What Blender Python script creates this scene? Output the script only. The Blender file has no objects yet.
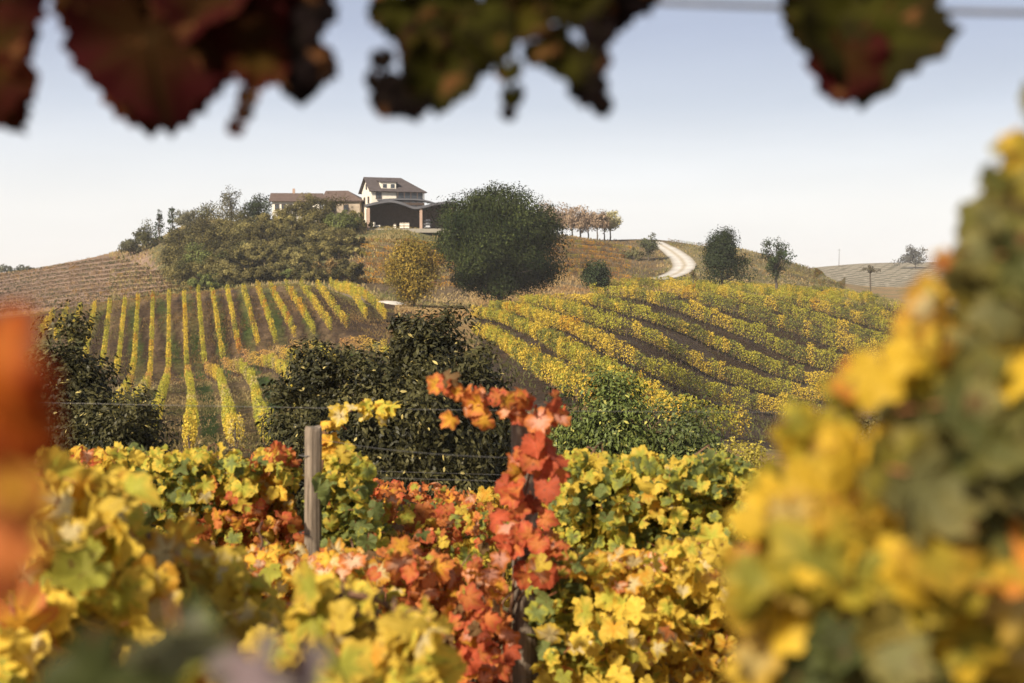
import bpy, math
import numpy as np
from mathutils import Vector

SC = bpy.context.scene
COL = SC.collection
rng = np.random.default_rng(11)
R = math.radians

# ------------------------------------------------------------------ camera
F = 1422.2
HOR = 280.0
PITCH = math.atan((341.5 - HOR) / F)
cam_d = bpy.data.cameras.new('camera')
cam_d.lens = 50.0
cam_d.sensor_width = 36.0
cam_d.clip_start = 0.05
cam_d.clip_end = 20000
cam_d.dof.use_dof = True
cam_d.dof.focus_distance = 22.0
cam_d.dof.aperture_fstop = 4.7
cam = bpy.data.objects.new('camera', cam_d)
COL.objects.link(cam)
cam.location = (0, 0, 0)
cam.rotation_euler = (R(90) - PITCH, 0, 0)
SC.camera = cam

# ------------------------------------------------------------------ world, sun, exposure
SUN_EL = R(33)
SUN_DIR = Vector((-0.52, -0.76, 0)).normalized() * math.cos(SUN_EL) + Vector((0, 0, math.sin(SUN_EL)))
world = bpy.data.worlds.new('World')
SC.world = world
world.use_nodes = True
wn = world.node_tree
wn.nodes.clear()
wo = wn.nodes.new('ShaderNodeOutputWorld')
bg = wn.nodes.new('ShaderNodeBackground')
sky = wn.nodes.new('ShaderNodeTexSky')
sky.sky_type = 'NISHITA'
sky.sun_disc = False
sky.sun_elevation = SUN_EL
sky.sun_rotation = math.atan2(SUN_DIR.x, SUN_DIR.y)
sky.air_density = 1.0
sky.dust_density = 4.0
sky.ozone_density = 2.0
sky.altitude = 200
# hazy autumn sky: the Nishita sky veiled by bright haze low down and thin grey blue cloud higher up
tcw = wn.nodes.new('ShaderNodeTexCoord'); sxw = wn.nodes.new('ShaderNodeSeparateXYZ'); wn.links.new(tcw.outputs['Generated'], sxw.inputs[0])
rw = wn.nodes.new('ShaderNodeValToRGB'); wn.links.new(sxw.outputs[2], rw.inputs[0])
VEIL = [(0.0, (6.2, 6.0, 5.75)), (0.05, (6.1, 6.0, 5.85)), (0.085, (5.2, 5.3, 5.5)), (0.12, (3.9, 4.15, 4.7)), (0.17, (2.9, 3.15, 3.95)), (0.24, (2.1, 2.35, 3.1)), (0.5, (1.9, 2.1, 2.6)), (1.0, (1.7, 1.9, 2.4))]
while len(rw.color_ramp.elements) < len(VEIL): rw.color_ramp.elements.new(0.5)
for e_, (p_, c_) in zip(rw.color_ramp.elements, VEIL):
    e_.position = p_; e_.color = (*[v / 8 for v in c_], 1)
sc8 = wn.nodes.new('ShaderNodeVectorMath'); sc8.operation = 'SCALE'; sc8.inputs['Scale'].default_value = 8.0
wn.links.new(rw.outputs[0], sc8.inputs[0])
mxw = wn.nodes.new('ShaderNodeMix'); mxw.data_type = 'RGBA'; mxw.inputs[0].default_value = 0.85
mpw = wn.nodes.new('ShaderNodeMapping'); mpw.inputs['Scale'].default_value = (1.6, 1.6, 9.0); wn.links.new(tcw.outputs['Generated'], mpw.inputs[0])
nzw = wn.nodes.new('ShaderNodeTexNoise'); nzw.inputs['Scale'].default_value = 2.2; nzw.inputs['Detail'].default_value = 5; nzw.inputs['Distortion'].default_value = 0.4
wn.links.new(mpw.outputs[0], nzw.inputs['Vector'])
mrw = wn.nodes.new('ShaderNodeMapRange'); mrw.inputs[1].default_value = 0.3; mrw.inputs[2].default_value = 0.7; mrw.inputs[3].default_value = 7.6; mrw.inputs[4].default_value = 8.3
wn.links.new(nzw.outputs[0], mrw.inputs[0]); wn.links.new(mrw.outputs[0], sc8.inputs['Scale'])
wn.links.new(sky.outputs[0], mxw.inputs[6]); wn.links.new(sc8.outputs[0], mxw.inputs[7])
wn.links.new(mxw.outputs[2], bg.inputs[0])
bg.inputs[1].default_value = 0.1
wn.links.new(bg.outputs[0], wo.inputs[0])

sun_d = bpy.data.lights.new('sun', 'SUN')
sun_d.energy = 4.7
sun_d.angle = R(5.0)
sun_d.color = (1.0, 0.885, 0.71)
sun = bpy.data.objects.new('sun', sun_d)
COL.objects.link(sun)
sun.rotation_euler = SUN_DIR.to_track_quat('Z', 'Y').to_euler()

SC.view_settings.view_transform = 'Standard'
SC.view_settings.look = 'None'
SC.view_settings.gamma = 1.0
SC.view_settings.exposure = 0.83
SC.render.engine = 'CYCLES'
SC.cycles.use_denoising = True
SC.cycles.max_bounces = 7
SC.cycles.diffuse_bounces = 3
SC.cycles.glossy_bounces = 2
SC.cycles.transmission_bounces = 4
SC.cycles.volume_bounces = 1
SC.cycles.sample_clamp_indirect = 6

# ------------------------------------------------------------------ pixel <-> world
CP, SP = math.cos(PITCH), math.sin(PITCH)
def ray(px, py):
    a = (np.asarray(px, float) - 512) / F
    b = -(np.asarray(py, float) - 341.5) / F
    y = CP + b * SP
    z = -SP + b * CP
    return a / y, z / y
def at(px, py, Y):
    rx, rz = ray(px, py)
    return np.array([rx * Y, Y + 0 * rx, rz * Y]).T

# ------------------------------------------------------------------ terrain: heights read off the lie of the land
NEAR = [(-40, -.9), (0.0, -1.65), (1.5, -1.7), (4, -2.1), (6.5, -2.55), (10, -3.5), (16, -4.9), (24, -6.0), (35, -7.0), (52, -7.9)]
# column (direction), then (distance, picture height of the ground)
TAB = {
 -500: [(75,450),(100,428),(130,402),(160,372),(200,345),(250,330),(300,318),(350,306),(400,292),(430,286),(500,284),(700,283),(1000,282)],
 0:   [(75,450),(100,428),(130,402),(160,372),(190,332),(205,320),(240,318),(300,313),(350,299),(400,275),(425,273),(500,279),(700,281),(1000,281)],
 100: [(75,449),(100,428),(130,404),(160,372),(190,318),(203,303),(230,308),(300,304),(350,287),(400,258),(425,256),(500,268),(700,279),(1000,281)],
 150: [(75,449),(100,430),(130,405),(160,374),(190,313),(203,297),(230,305),(300,298),(350,274),(390,247),(425,244),(500,262),(700,278),(1000,281)],
 200: [(75,447),(100,428),(130,405),(160,371),(190,307),(203,291),(230,300),(290,288),(330,262),(375,228),(405,222),(500,250),(700,275),(1000,281)],
 300: [(75,445),(100,420),(130,395),(160,360),(190,305),(208,284),(235,291),(270,281),(310,248),(335,226),(370,222),(500,250),(700,275),(1000,281)],
 400: [(75,450),(100,422),(130,392),(160,355),(200,318),(235,304),(260,296),(290,265),(318,232),(325,228),(360,226),(500,250),(700,275),(1000,281)],
 480: [(75,452),(100,418),(130,378),(160,342),(180,324),(200,313),(230,311),(260,302),(300,272),(340,242),(380,232),(500,250),(700,275),(1000,281)],
 560: [(75,450),(110,393),(135,358),(155,335),(180,316),(200,307),(222,300),(250,304),(290,293),(330,272),(390,240),(420,235),(500,250),(700,275),(1000,281)],
 640: [(75,450),(110,402),(140,374),(160,346),(180,326),(205,307),(230,296),(250,291),(275,292),(330,284),(400,262),(445,242),(470,239),(600,262),(1000,281)],
 720: [(75,465),(110,435),(155,404),(168,385),(188,354),(205,332),(225,314),(245,301),(265,294),(290,297),(350,280),(400,258),(435,247),(480,251),(700,275),(1000,281)],
 800: [(75,470),(110,445),(155,418),(175,401),(190,384),(203,367),(218,341),(235,322),(255,309),(275,299),(300,303),(350,292),(400,275),(435,265),(480,271),(700,278),(1000,269),(1200,270),(1500,279)],
 880: [(75,470),(110,448),(155,420),(190,390),(215,362),(240,335),(265,314),(288,303),(310,306),(400,300),(500,300),(700,287),(850,274),(1000,263),(1200,264),(1500,278)],
 1000:[(75,470),(110,448),(155,420),(190,392),(215,366),(240,342),(265,324),(288,313),(310,313),(400,305),(500,300),(700,287),(850,272),(1000,262),(1200,263),(1500,278)],
 1500:[(75,470),(110,448),(155,420),(190,395),(240,360),(290,335),(310,330),(400,310),(500,300),(700,290),(850,276),(1000,268),(1200,266),(1500,279)],
}
def pchip(xk, yk, x):
    xk, yk = np.asarray(xk, float), np.asarray(yk, float)
    h = np.diff(xk); d = np.diff(yk) / h
    m = np.zeros_like(yk)
    for i in range(1, len(xk) - 1):
        if d[i-1] * d[i] > 0:
            w1, w2 = 2*h[i] + h[i-1], h[i] + 2*h[i-1]
            m[i] = (w1 + w2) / (w1 / d[i-1] + w2 / d[i])
    m[0], m[-1] = d[0], d[-1]
    i = np.clip(np.searchsorted(xk, x) - 1, 0, len(h) - 1)
    t = np.clip((x - xk[i]) / h[i], 0, 1)
    return ((2*t**3 - 3*t**2 + 1) * yk[i] + (t**3 - 2*t**2 + t) * h[i] * m[i]
            + (-2*t**3 + 3*t**2) * yk[i+1] + (t**3 - t**2) * h[i] * m[i+1])
LQ = lambda y: np.log(np.asarray(y, float) + 50.0)
lgrid = np.linspace(LQ(-45), LQ(6000), 900)
cols = sorted(TAB)
prof = []
for c in cols:
    ys = [a for a, b in NEAR] + [a for a, b in TAB[c]] + [2500, 6500]
    zs = [b for a, b in NEAR] + [(HOR - b) / F * a for a, b in TAB[c]] + [-6, -12]
    prof.append(pchip(LQ(ys), zs, lgrid))
prof = np.array(prof)
sgrid = np.linspace(-500, 1500, 801)
TZ = np.array([pchip(cols, prof[:, j], sgrid) for j in range(len(lgrid))]).T
def blur(a, n, ax):
    k = np.hanning(n + 2)[1:-1]; k /= k.sum()
    p = [(0, 0), (0, 0)]; p[ax] = (n//2, n//2)
    b = np.pad(a, p, mode='edge')
    return np.apply_along_axis(lambda v: np.convolve(v, k, 'valid'), ax, b)
TZ = blur(TZ, 21, 0)
TZ = blur(TZ, 7, 1)
def H(x, y):
    x, y = np.broadcast_arrays(np.asarray(x, float), np.asarray(y, float))
    s = 512 + F * x / np.maximum(y, 20.0)
    u = np.clip((s + 500) / 2000 * 800, 0, 799.999)
    v = np.clip((LQ(np.maximum(y, -44)) - lgrid[0]) / (lgrid[-1] - lgrid[0]) * (len(lgrid) - 1), 0, len(lgrid) - 1.001)
    i, j = u.astype(int), v.astype(int); a, b = u - i, v - j
    return (TZ[i, j]*(1-a)*(1-b) + TZ[i+1, j]*a*(1-b) + TZ[i, j+1]*(1-a)*b + TZ[i+1, j+1]*a*b)
def drape(px, py, h=0.0, ymin=60.0, ymax=1500.0):
    """point of the land (raised by h) that is seen in the direction (px, py)"""
    rx, rz = ray(px, py)
    Y = np.exp(np.linspace(math.log(ymin), math.log(ymax), 1400))
    f = rz * Y - (H(rx * Y, Y) + h)
    k = np.where(f < 0)[0]
    if len(k) == 0:
        k = [int(np.argmin(f))]
    Y0 = Y[k[0]]
    return np.array([rx * Y0, Y0, H(rx * Y0, Y0)])
def trace(pts, h=0.0, ymin=60.0, step=1.0):
    P = np.array([drape(a, b, h, ymin) for a, b in pts])
    # smooth and resample in plan
    d = np.r_[0, np.cumsum(np.hypot(*np.diff(P[:, :2], axis=0).T))]
    n = max(3, int(d[-1] / step))
    t = np.linspace(0, d[-1], n)
    x = np.interp(t, d, P[:, 0]); y = np.interp(t, d, P[:, 1])
    w = max(3, int(8 / step) | 1)
    if n > w * 2:
        k = np.ones(w) / w
        xs = np.convolve(np.pad(x, w//2, mode='reflect', reflect_type='odd'), k, 'valid')
        ys = np.convolve(np.pad(y, w//2, mode='reflect', reflect_type='odd'), k, 'valid')
        x, y = xs, ys
    return np.c_[x, y, H(x, y)]

# ------------------------------------------------------------------ mesh helpers
class MB:
    def __init__(s): s.v = []; s.f = []; s.n = 0; s.c = []; s.c2 = []; s.uv = []
    def add(s, V, Fa, c=None, c2=None, uv=None):
        V = np.asarray(V, float).reshape(-1, 3)
        for f in (Fa if isinstance(Fa, list) else [Fa]):
            s.f.append(np.asarray(f, int) + s.n)
        s.v.append(V); s.n += len(V)
        one = np.ones((len(V), 3))
        s.c.append(one * (0.5 if c is None else c)); s.c2.append(one * ((0.5 if c is None else c) if c2 is None else c2))
        s.uv.append(np.zeros((len(V), 2)) if uv is None else uv)
    def build(s, name, m, parent=None, smooth=False, loc=None):
        V = np.concatenate(s.v)
        if loc is not None: V = V - np.asarray(loc)
        me = bpy.data.meshes.new(name)
        me.vertices.add(len(V)); me.vertices.foreach_set('co', V.astype(np.float32).ravel())
        L = np.concatenate([f.ravel() for f in s.f])
        tot = np.concatenate([np.full(len(f), f.shape[1]) for f in s.f])
        me.loops.add(len(L)); me.loops.foreach_set('vertex_index', L.astype(np.int32))
        me.polygons.add(len(tot)); me.polygons.foreach_set('loop_start', np.r_[0, np.cumsum(tot)[:-1]].astype(np.int32))
        me.polygons.foreach_set('use_smooth', np.full(len(tot), smooth))
        for nm, arr in (('Col', s.c), ('Col2', s.c2)):
            a = me.color_attributes.new(nm, 'FLOAT_COLOR', 'POINT')
            cc = np.concatenate(arr); cc = np.c_[cc, np.ones(len(cc))]
            a.data.foreach_set('color', cc.astype(np.float32).ravel())
        at_ = me.attributes.new('lf', 'FLOAT_VECTOR', 'POINT')
        uu = np.concatenate(s.uv); at_.data.foreach_set('vector', np.c_[uu, np.zeros(len(uu))].astype(np.float32).ravel())
        me.update(calc_edges=True)
        me.validate()
        me.materials.append(m)
        o = bpy.data.objects.new(name, me); COL.objects.link(o)
        if parent is not None: o.parent = parent
        return o
    def box(s, c, size, rz=0.0, col=None, taper=1.0):
        x, y, z = np.array(size) / 2
        V = np.array([[sx*x*(taper if sz > 0 else 1), sy*y*(taper if sz > 0 else 1), sz*z] for sz in (-1, 1) for sy in (-1, 1) for sx in (-1, 1)])
        ca, sa = math.cos(rz), math.sin(rz)
        V = np.c_[V[:, 0]*ca - V[:, 1]*sa, V[:, 0]*sa + V[:, 1]*ca, V[:, 2]] + np.asarray(c)
        s.add(V, np.array([[0,2,3,1],[4,5,7,6],[0,1,5,4],[2,6,7,3],[0,4,6,2],[1,3,7,5]]), col)
    def tube(s, P, r, n=6, col=None, cap=True):
        P = np.asarray(P, float); r = np.broadcast_to(r, (len(P),))
        T = np.gradient(P, axis=0); T /= np.linalg.norm(T, axis=1)[:, None] + 1e-9
        up = np.array([0, 0, 1.0]) if abs(T[0, 2]) < 0.9 else np.array([1.0, 0, 0])
        A = np.cross(T, up); A /= np.linalg.norm(A, axis=1)[:, None] + 1e-9
        B = np.cross(T, A)
        th = np.arange(n) * 2 * np.pi / n
        V = (P[:, None] + r[:, None, None] * (np.cos(th)[None, :, None] * A[:, None] + np.sin(th)[None, :, None] * B[:, None])).reshape(-1, 3)
        i = np.arange(len(P) - 1)[:, None] * n; j = np.arange(n)[None]; k = (np.arange(n)[None] + 1) % n
        fs = [np.stack([i + j, i + k, i + n + k, i + n + j], -1).reshape(-1, 4)]
        if cap:
            fs.append(np.arange(n)[None]); fs.append(((len(P) - 1) * n + np.arange(n)[::-1])[None])
        s.add(V, fs, col)

def tag(o, label=None, cat=None, group=None, kind=None):
    if label: o['label'] = label
    if cat: o['category'] = cat
    if group: o['group'] = group
    if kind: o['kind'] = kind
    return o
def thing(name, label, cat, loc=(0, 0, 0), group=None, rz=0):
    o = bpy.data.objects.new(name, None); o.empty_display_size = 0.2
    COL.objects.link(o); o.location = [float(v) for v in loc]; o.rotation_euler = (0, 0, rz)
    return tag(o, label, cat, group)
ORD = ['zeroth','first','second','third','fourth','fifth','sixth','seventh','eighth','ninth','tenth','eleventh','twelfth','thirteenth','fourteenth','fifteenth',
       'sixteenth','seventeenth','eighteenth','nineteenth','twentieth','twenty-first','twenty-second','twenty-third','twenty-fourth']

# ------------------------------------------------------------------ materials
def newmat(name):
    m = bpy.data.materials.new(name); m.use_nodes = True
    nt = m.node_tree; nt.nodes.clear()
    out = nt.nodes.new('ShaderNodeOutputMaterial')
    return m, nt, out
def N(nt, t, **kw):
    n = nt.nodes.new(t)
    for k, v in kw.items(): setattr(n, k, v)
    return n
def mixc(nt, fac, a, b, mode='MIX'):
    n = N(nt, 'ShaderNodeMix', data_type='RGBA', blend_type=mode)
    for sock, v in ((0, fac), (6, a), (7, b)):
        if hasattr(v, 'default_value') or hasattr(v, 'links'): nt.links.new(v, n.inputs[sock])
        else: n.inputs[sock].default_value = v if sock == 0 else (*v, 1)
    return n.outputs[2]
def noise(nt, scale, detail=4, rough=0.6, coord=None, dist=0.0):
    n = N(nt, 'ShaderNodeTexNoise'); n.inputs['Scale'].default_value = scale
    n.inputs['Detail'].default_value = detail; n.inputs['Roughness'].default_value = rough; n.inputs['Distortion'].default_value = dist
    if coord is not None: nt.links.new(coord, n.inputs['Vector'])
    return n.outputs[0]
def ramp(nt, fac, stops):
    n = N(nt, 'ShaderNodeValToRGB'); nt.links.new(fac, n.inputs[0])
    e = n.color_ramp.elements
    while len(e) < len(stops): e.new(0.5)
    for k, (p, c) in enumerate(stops):
        e[k].position = p; e[k].color = (*c, 1) if not np.isscalar(c) else (c, c, c, 1)
    return n.outputs[0]
def surface(name, c1, c2, scale=3, rough=0.8, bump=0.3, spec=0.3, c3=None, bscale=None, obj=True):
    m, nt, out = newmat(name)
    tc = N(nt, 'ShaderNodeTexCoord'); co = tc.outputs['Object' if obj else 'Generated']
    f = noise(nt, scale, 6, 0.65, co)
    col = mixc(nt, ramp(nt, f, [(0.32, 0.0), (0.68, 1.0)]), c1, c2)
    if c3:
        f2 = noise(nt, scale * 4.3, 4, 0.6, co)
        col = mixc(nt, ramp(nt, f2, [(0.5, 0.0), (0.75, 1.0)]), col, c3)
    p = N(nt, 'ShaderNodeBsdfPrincipled'); nt.links.new(col, p.inputs['Base Color'])
    p.inputs['Roughness'].default_value = rough; p.inputs['Specular IOR Level'].default_value = spec
    if bump:
        b = N(nt, 'ShaderNodeBump'); b.inputs['Strength'].default_value = bump; b.inputs['Distance'].default_value = 0.02
        nt.links.new(noise(nt, bscale or scale * 6, 5, 0.7, co), b.inputs['Height']); nt.links.new(b.outputs[0], p.inputs['Normal'])
    nt.links.new(p.outputs[0], out.inputs[0])
    return m
def leafmat(name, trans=0.3, rough=0.55, spec=0.35, mottle=0.25, vein=0.0, nscale=40, sheen=0.0):
    m, nt, out = newmat(name)
    a1 = N(nt, 'ShaderNodeAttribute', attribute_name='Col')
    tc = N(nt, 'ShaderNodeTexCoord')
    col = a1.outputs['Color']
    nz = noise(nt, nscale, 4, 0.6, tc.outputs['Object'])
    p = N(nt, 'ShaderNodeBsdfPrincipled')
    if vein:
        a2 = N(nt, 'ShaderNodeAttribute', attribute_name='Col2')
        lf = N(nt, 'ShaderNodeAttribute', attribute_name='lf')
        sx = N(nt, 'ShaderNodeSeparateXYZ'); nt.links.new(lf.outputs['Vector'], sx.inputs[0])
        ad = N(nt, 'ShaderNodeMath', operation='ADD'); nt.links.new(sx.outputs[1], ad.inputs[0])
        sc = N(nt, 'ShaderNodeMath', operation='MULTIPLY_ADD'); nt.links.new(nz, sc.inputs[0]); sc.inputs[1].default_value = 1.3; sc.inputs[2].default_value = -0.65
        nt.links.new(sc.outputs[0], ad.inputs[1])
        sv = N(nt, 'ShaderNodeMath', operation='MULTIPLY_ADD'); nt.links.new(sx.outputs[0], sv.inputs[0]); sv.inputs[1].default_value = -0.35; nt.links.new(ad.outputs[0], sv.inputs[2])
        col = mixc(nt, ramp(nt, sv.outputs[0], [(0.35, 0.0), (0.85, 1.0)]), col, a2.outputs['Color'])
        pw = N(nt, 'ShaderNodeMath', operation='POWER'); nt.links.new(sx.outputs[0], pw.inputs[0]); pw.inputs[1].default_value = 5
        pm = N(nt, 'ShaderNodeMath', operation='MULTIPLY'); nt.links.new(pw.outputs[0], pm.inputs[0]); pm.inputs[1].default_value = vein
        vc = mixc(nt, 1.0, mixc(nt, 0.06, a1.outputs['Color'], (0.7, 0.6, 0.3)), (1.45, 1.55, 1.3), 'MULTIPLY')
        col = mixc(nt, pm.outputs[0], col, vc)
        # brown specks and scorch
        n3 = noise(nt, nscale * 3.2, 3, 0.6, tc.outputs['Object'])
        col = mixc(nt, ramp(nt, n3, [(0.60, 0.0), (0.68, 0.85)]), col, (0.13, 0.055, 0.02))
        b = N(nt, 'ShaderNodeBump'); b.inputs['Strength'].default_value = 0.5; b.inputs['Distance'].default_value = 0.004
        bs = N(nt, 'ShaderNodeMath', operation='SUBTRACT'); nt.links.new(noise(nt, nscale*1.6, 4, 0.6, tc.outputs['Object']), bs.inputs[0]); nt.links.new(pw.outputs[0], bs.inputs[1])
        nt.links.new(bs.outputs[0], b.inputs['Height']); nt.links.new(b.outputs[0], p.inputs['Normal'])
    if mottle:
        mm = ramp(nt, nz, [(0.3, 1 - mottle), (0.7, 1.0)])
        col = mixc(nt, 1.0, col, mm, 'MULTIPLY')
    nt.links.new(col, p.inputs['Base Color'])
    p.inputs['Roughness'].default_value = rough; p.inputs['Specular IOR Level'].default_value = spec
    if trans:
        t = N(nt, 'ShaderNodeBsdfTranslucent'); nt.links.new(col, t.inputs[0])
        mx = N(nt, 'ShaderNodeMixShader'); mx.inputs[0].default_value = trans
        nt.links.new(p.outputs[0], mx.inputs[1]); nt.links.new(t.outputs[0], mx.inputs[2])
        nt.links.new(mx.outputs[0], out.inputs[0])
    else:
        nt.links.new(p.outputs[0], out.inputs[0])
    return m

M_VINE = leafmat('grape_leaf', 0.46, 0.6, 0.2, 0.12, 0.55, 22)
M_DARK = leafmat('backlit_autumn_leaf', 0.25, 0.8, 0.04, 0.3, 0.25, 14)  # autumn leaf whose backlit look is put into dark, dull colour
M_ROW = leafmat('vine_row_leaf', 0.34, 0.7, 0.1, 0.2, 0, 3)
M_TREE = leafmat('tree_leaf', 0.18, 0.7, 0.08, 0.2, 0, 2)
M_GLOSS = leafmat('glossy_tree_leaf', 0.14, 0.5, 0.22, 0.2, 0, 8)
M_BARK = surface('bark', (0.055, 0.042, 0.032), (0.11, 0.09, 0.07), 5, 0.9, 0.6)
M_CANE = surface('vine_cane', (0.10, 0.045, 0.025), (0.2, 0.11, 0.06), 18, 0.7, 0.4)
M_VTRUNK = surface('vine_trunk', (0.045, 0.03, 0.022), (0.12, 0.085, 0.06), 22, 0.95, 0.9)
M_WIRE = surface('galvanised_wire', (0.13, 0.125, 0.12), (0.2, 0.19, 0.18), 30, 0.45, 0)
M_WIRE.node_tree.nodes['Principled BSDF'].inputs['Metallic'].default_value = 0.6

def wood_post_mat():
    m, nt, out = newmat('weathered_wood')
    tc = N(nt, 'ShaderNodeTexCoord'); mp = N(nt, 'ShaderNodeMapping'); mp.inputs['Scale'].default_value = (60, 60, 4)
    nt.links.new(tc.outputs['Object'], mp.inputs[0])
    f = noise(nt, 1.0, 7, 0.7, mp.outputs[0], 0.6)
    c = ramp(nt, f, [(0.3, (0.045, 0.033, 0.022)), (0.48, (0.16, 0.12, 0.085)), (0.7, (0.29, 0.23, 0.17))])
    f2 = noise(nt, 9, 4, 0.6, tc.outputs['Object'])
    c = mixc(nt, ramp(nt, f2, [(0.55, 0.0), (0.75, 0.6)]), c, (0.09, 0.075, 0.06))
    p = N(nt, 'ShaderNodeBsdfPrincipled'); nt.links.new(c, p.inputs['Base Color']); p.inputs['Roughness'].default_value = 0.9
    b = N(nt, 'ShaderNodeBump'); b.inputs['Strength'].default_value = 0.9; b.inputs['Distance'].default_value = 0.006
    nt.links.new(f, b.inputs['Height']); nt.links.new(b.outputs[0], p.inputs['Normal']); nt.links.new(p.outputs[0], out.inputs[0])
    return m
M_POST = wood_post_mat()

# ------------------------------------------------------------------ row traces (vine rows of the hills)
RIGHT = [
 [(478,322),(499,330),(519,344),(538,358),(558,368),(585,384),(615,404),(650,424),(690,438)],
 [(476,306),(499,309),(519,317),(538,325),(558,337),(577,348),(597,360),(616,371),(645,387),(680,402),(715,412),(750,418)],
 [(492,300),(519,302),(538,309),(558,316),(577,322),(597,334),(616,344),(636,354),(660,364),(679,373),(699,382),(718,388),(738,393),(760,398),(790,402),(820,404)],
 [(520,295),(548,297),(567,302),(587,308),(606,317),(626,323),(655,334),(679,347),(699,356),(718,367),(738,374),(767,380),(788,385),(816,389),(850,391)],
 [(556,293),(585,292),(606,297),(626,304),(646,310),(660,314),(679,321),(699,329),(718,338),(738,348),(753,355),(767,361),(784,366),(806,371),(840,377)],
 [(590,288),(616,287),(636,290),(660,296),(680,303),(699,310),(718,317),(738,325),(757,333),(777,341),(800,352),(825,360),(860,366)],
 [(625,283),(645,282),(665,284),(680,288),(699,294),(718,300),(738,306),(757,312),(777,318),(796,325),(816,332),(840,340),(880,352)],
 [(665,281),(689,283),(708,286),(728,291),(747,296),(767,300),(787,306),(806,313),(825,320),(850,327),(890,340)],
 [(712,284),(734,286),(757,288),(777,292),(796,297),(816,302),(840,309),(880,321),(920,334)],
 [(768,287),(790,289),(810,293),(830,298),(850,303),(880,311),(930,327)],
 [(668,279),(700,281),(730,283),(760,286),(800,293)],
 [(735,282),(765,284),(800,287),(840,297)],
 [(600,284),(630,280),(668,279),(705,283)],
 [(812,287),(830,288),(850,292),(870,297),(900,306),(940,319)],
]
LEFT_TOP = [(54,308),(68,304),(81,302),(95,300),(110,298),(125,295),(138,293),(153,291),(169,289),(184,288),(198,286),(212,285),(227,284),(243,283),(257,281),(270,281),(286,280),(301,279),(317,279),(330,278),(345,281)]
LEFT_BOT = [(38,330),(53,336),(68,340),(84,352),(100,362),(115,366),(131,370),(149,370),(168,364),(187,361),(205,357),(224,353),(241,348),(260,342),(278,338),(298,333),(318,330),(335,326),(352,323),(372,319),(392,316)]
LOWER = [
 [(131,374),(122,386),(112,402),(104,425)],
 [(149,373),(140,385),(131,402),(122,430)],
 [(168,368),(162,385),(156,405),(149,442),(145,465)],
 [(187,365),(191,379),(192,408),(190,446),(189,468)],
 [(206,361),(220,368),(226,389),(231,418),(236,448),(238,470)],
 [(224,357),(243,360),(254,376),(262,408),(270,446),(274,470)],
 [(243,352),(270,354),(285,363),(293,379),(305,412),(318,446)],
 [(261,347),(286,346),(303,355),(318,378),(335,412)],
 [(280,343),(305,338),(325,345),(345,365),(365,400)],
 [(340,338),(365,336),(390,345),(410,362),(430,395)],
]
rows_right = [trace(t, 1.8, 95) for t in RIGHT]
rows_up = []
for a, b in zip(LEFT_TOP, LEFT_BOT):
    A = drape(*a, 1.9, 165); B = drape(*b, 1.9, 120); B = B + (A - B) * .10
    n = int(np.hypot(*(A - B)[:2])) + 2
    x = np.linspace(A[0], B[0], n); y = np.linspace(A[1], B[1], n)
    rows_up.append(np.c_[x, y, H(x, y)])
rows_low = [trace(t, 1.9, 66) for t in LOWER]
# terraces on the slopes behind, as lines of sight to their tops
TERR_L = []
for k in range(11):
    f = k / 10
    TERR_L.append([(x, np.interp(x, [-60, 0, 60, 130, 190], [284 + 0*f, 273, 263, 254, 251]) + 1.5 + f * np.interp(x, [-60, 0, 60, 130, 190, 240], [34, 36, 39, 42, 40, 38])) for x in np.arange(-60, 130 + f * 100, 10)])
TERR_M = [[(x, 242 + k * 5.6 + 0.02 * (x - 400) + 2*math.sin(x * .03 + k)) for x in np.arange(365 - k * 4, 462 + k * 3, 8)] for k in range(8)]
TERR_R = [[(x, 241 + k * 4.6 + np.interp(x, [545, 600, 660], [-2 + k*.25, 2, 10 + k*.6])) for x in np.arange(535, 640 - 2*k + (8 if k > 5 else 0), 8)] for k in range(8)]
TERR_F = [[(668 + 2*k, 240 + k*4.5), (700 + k, 244 + k*4.6), (740, 254 + k*4.6), (780, 263 + k*4.4), (815, 270 + k*3.6), (845, 278 + k*2.6)][(0 if k < 2 else 1):] for k in range(7)]
terr = [[trace(t, .7, 255, 1.5) for t in T] for T in (TERR_L, TERR_M, TERR_R, TERR_F)]

# ------------------------------------------------------------------ ground
def vnoise(x, y, s, seed=0):
    r = np.random.default_rng(seed); G = r.random((128, 128))
    u = np.asarray(x) / s; v = np.asarray(y) / s
    i = np.floor(u).astype(int); j = np.floor(v).astype(int); a = u - i; b = v - j
    a = a*a*(3-2*a); b = b*b*(3-2*b)
    g = lambda p, q: G[p % 128, q % 128]
    return g(i,j)*(1-a)*(1-b)+g(i+1,j)*a*(1-b)+g(i,j+1)*(1-a)*b+g(i+1,j+1)*a*b
def seg_dist(x, y, P):
    d = np.full(x.shape, 1e9)
    for k in range(len(P) - 1):
        ax, ay, bx, by = P[k, 0], P[k, 1], P[k+1, 0], P[k+1, 1]
        dx, dy = bx - ax, by - ay
        t = np.clip(((x - ax)*dx + (y - ay)*dy) / (dx*dx + dy*dy + 1e-9), 0, 1)
        d = np.minimum(d, np.hypot(x - ax - t*dx, y - ay - t*dy))
    return d
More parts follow.
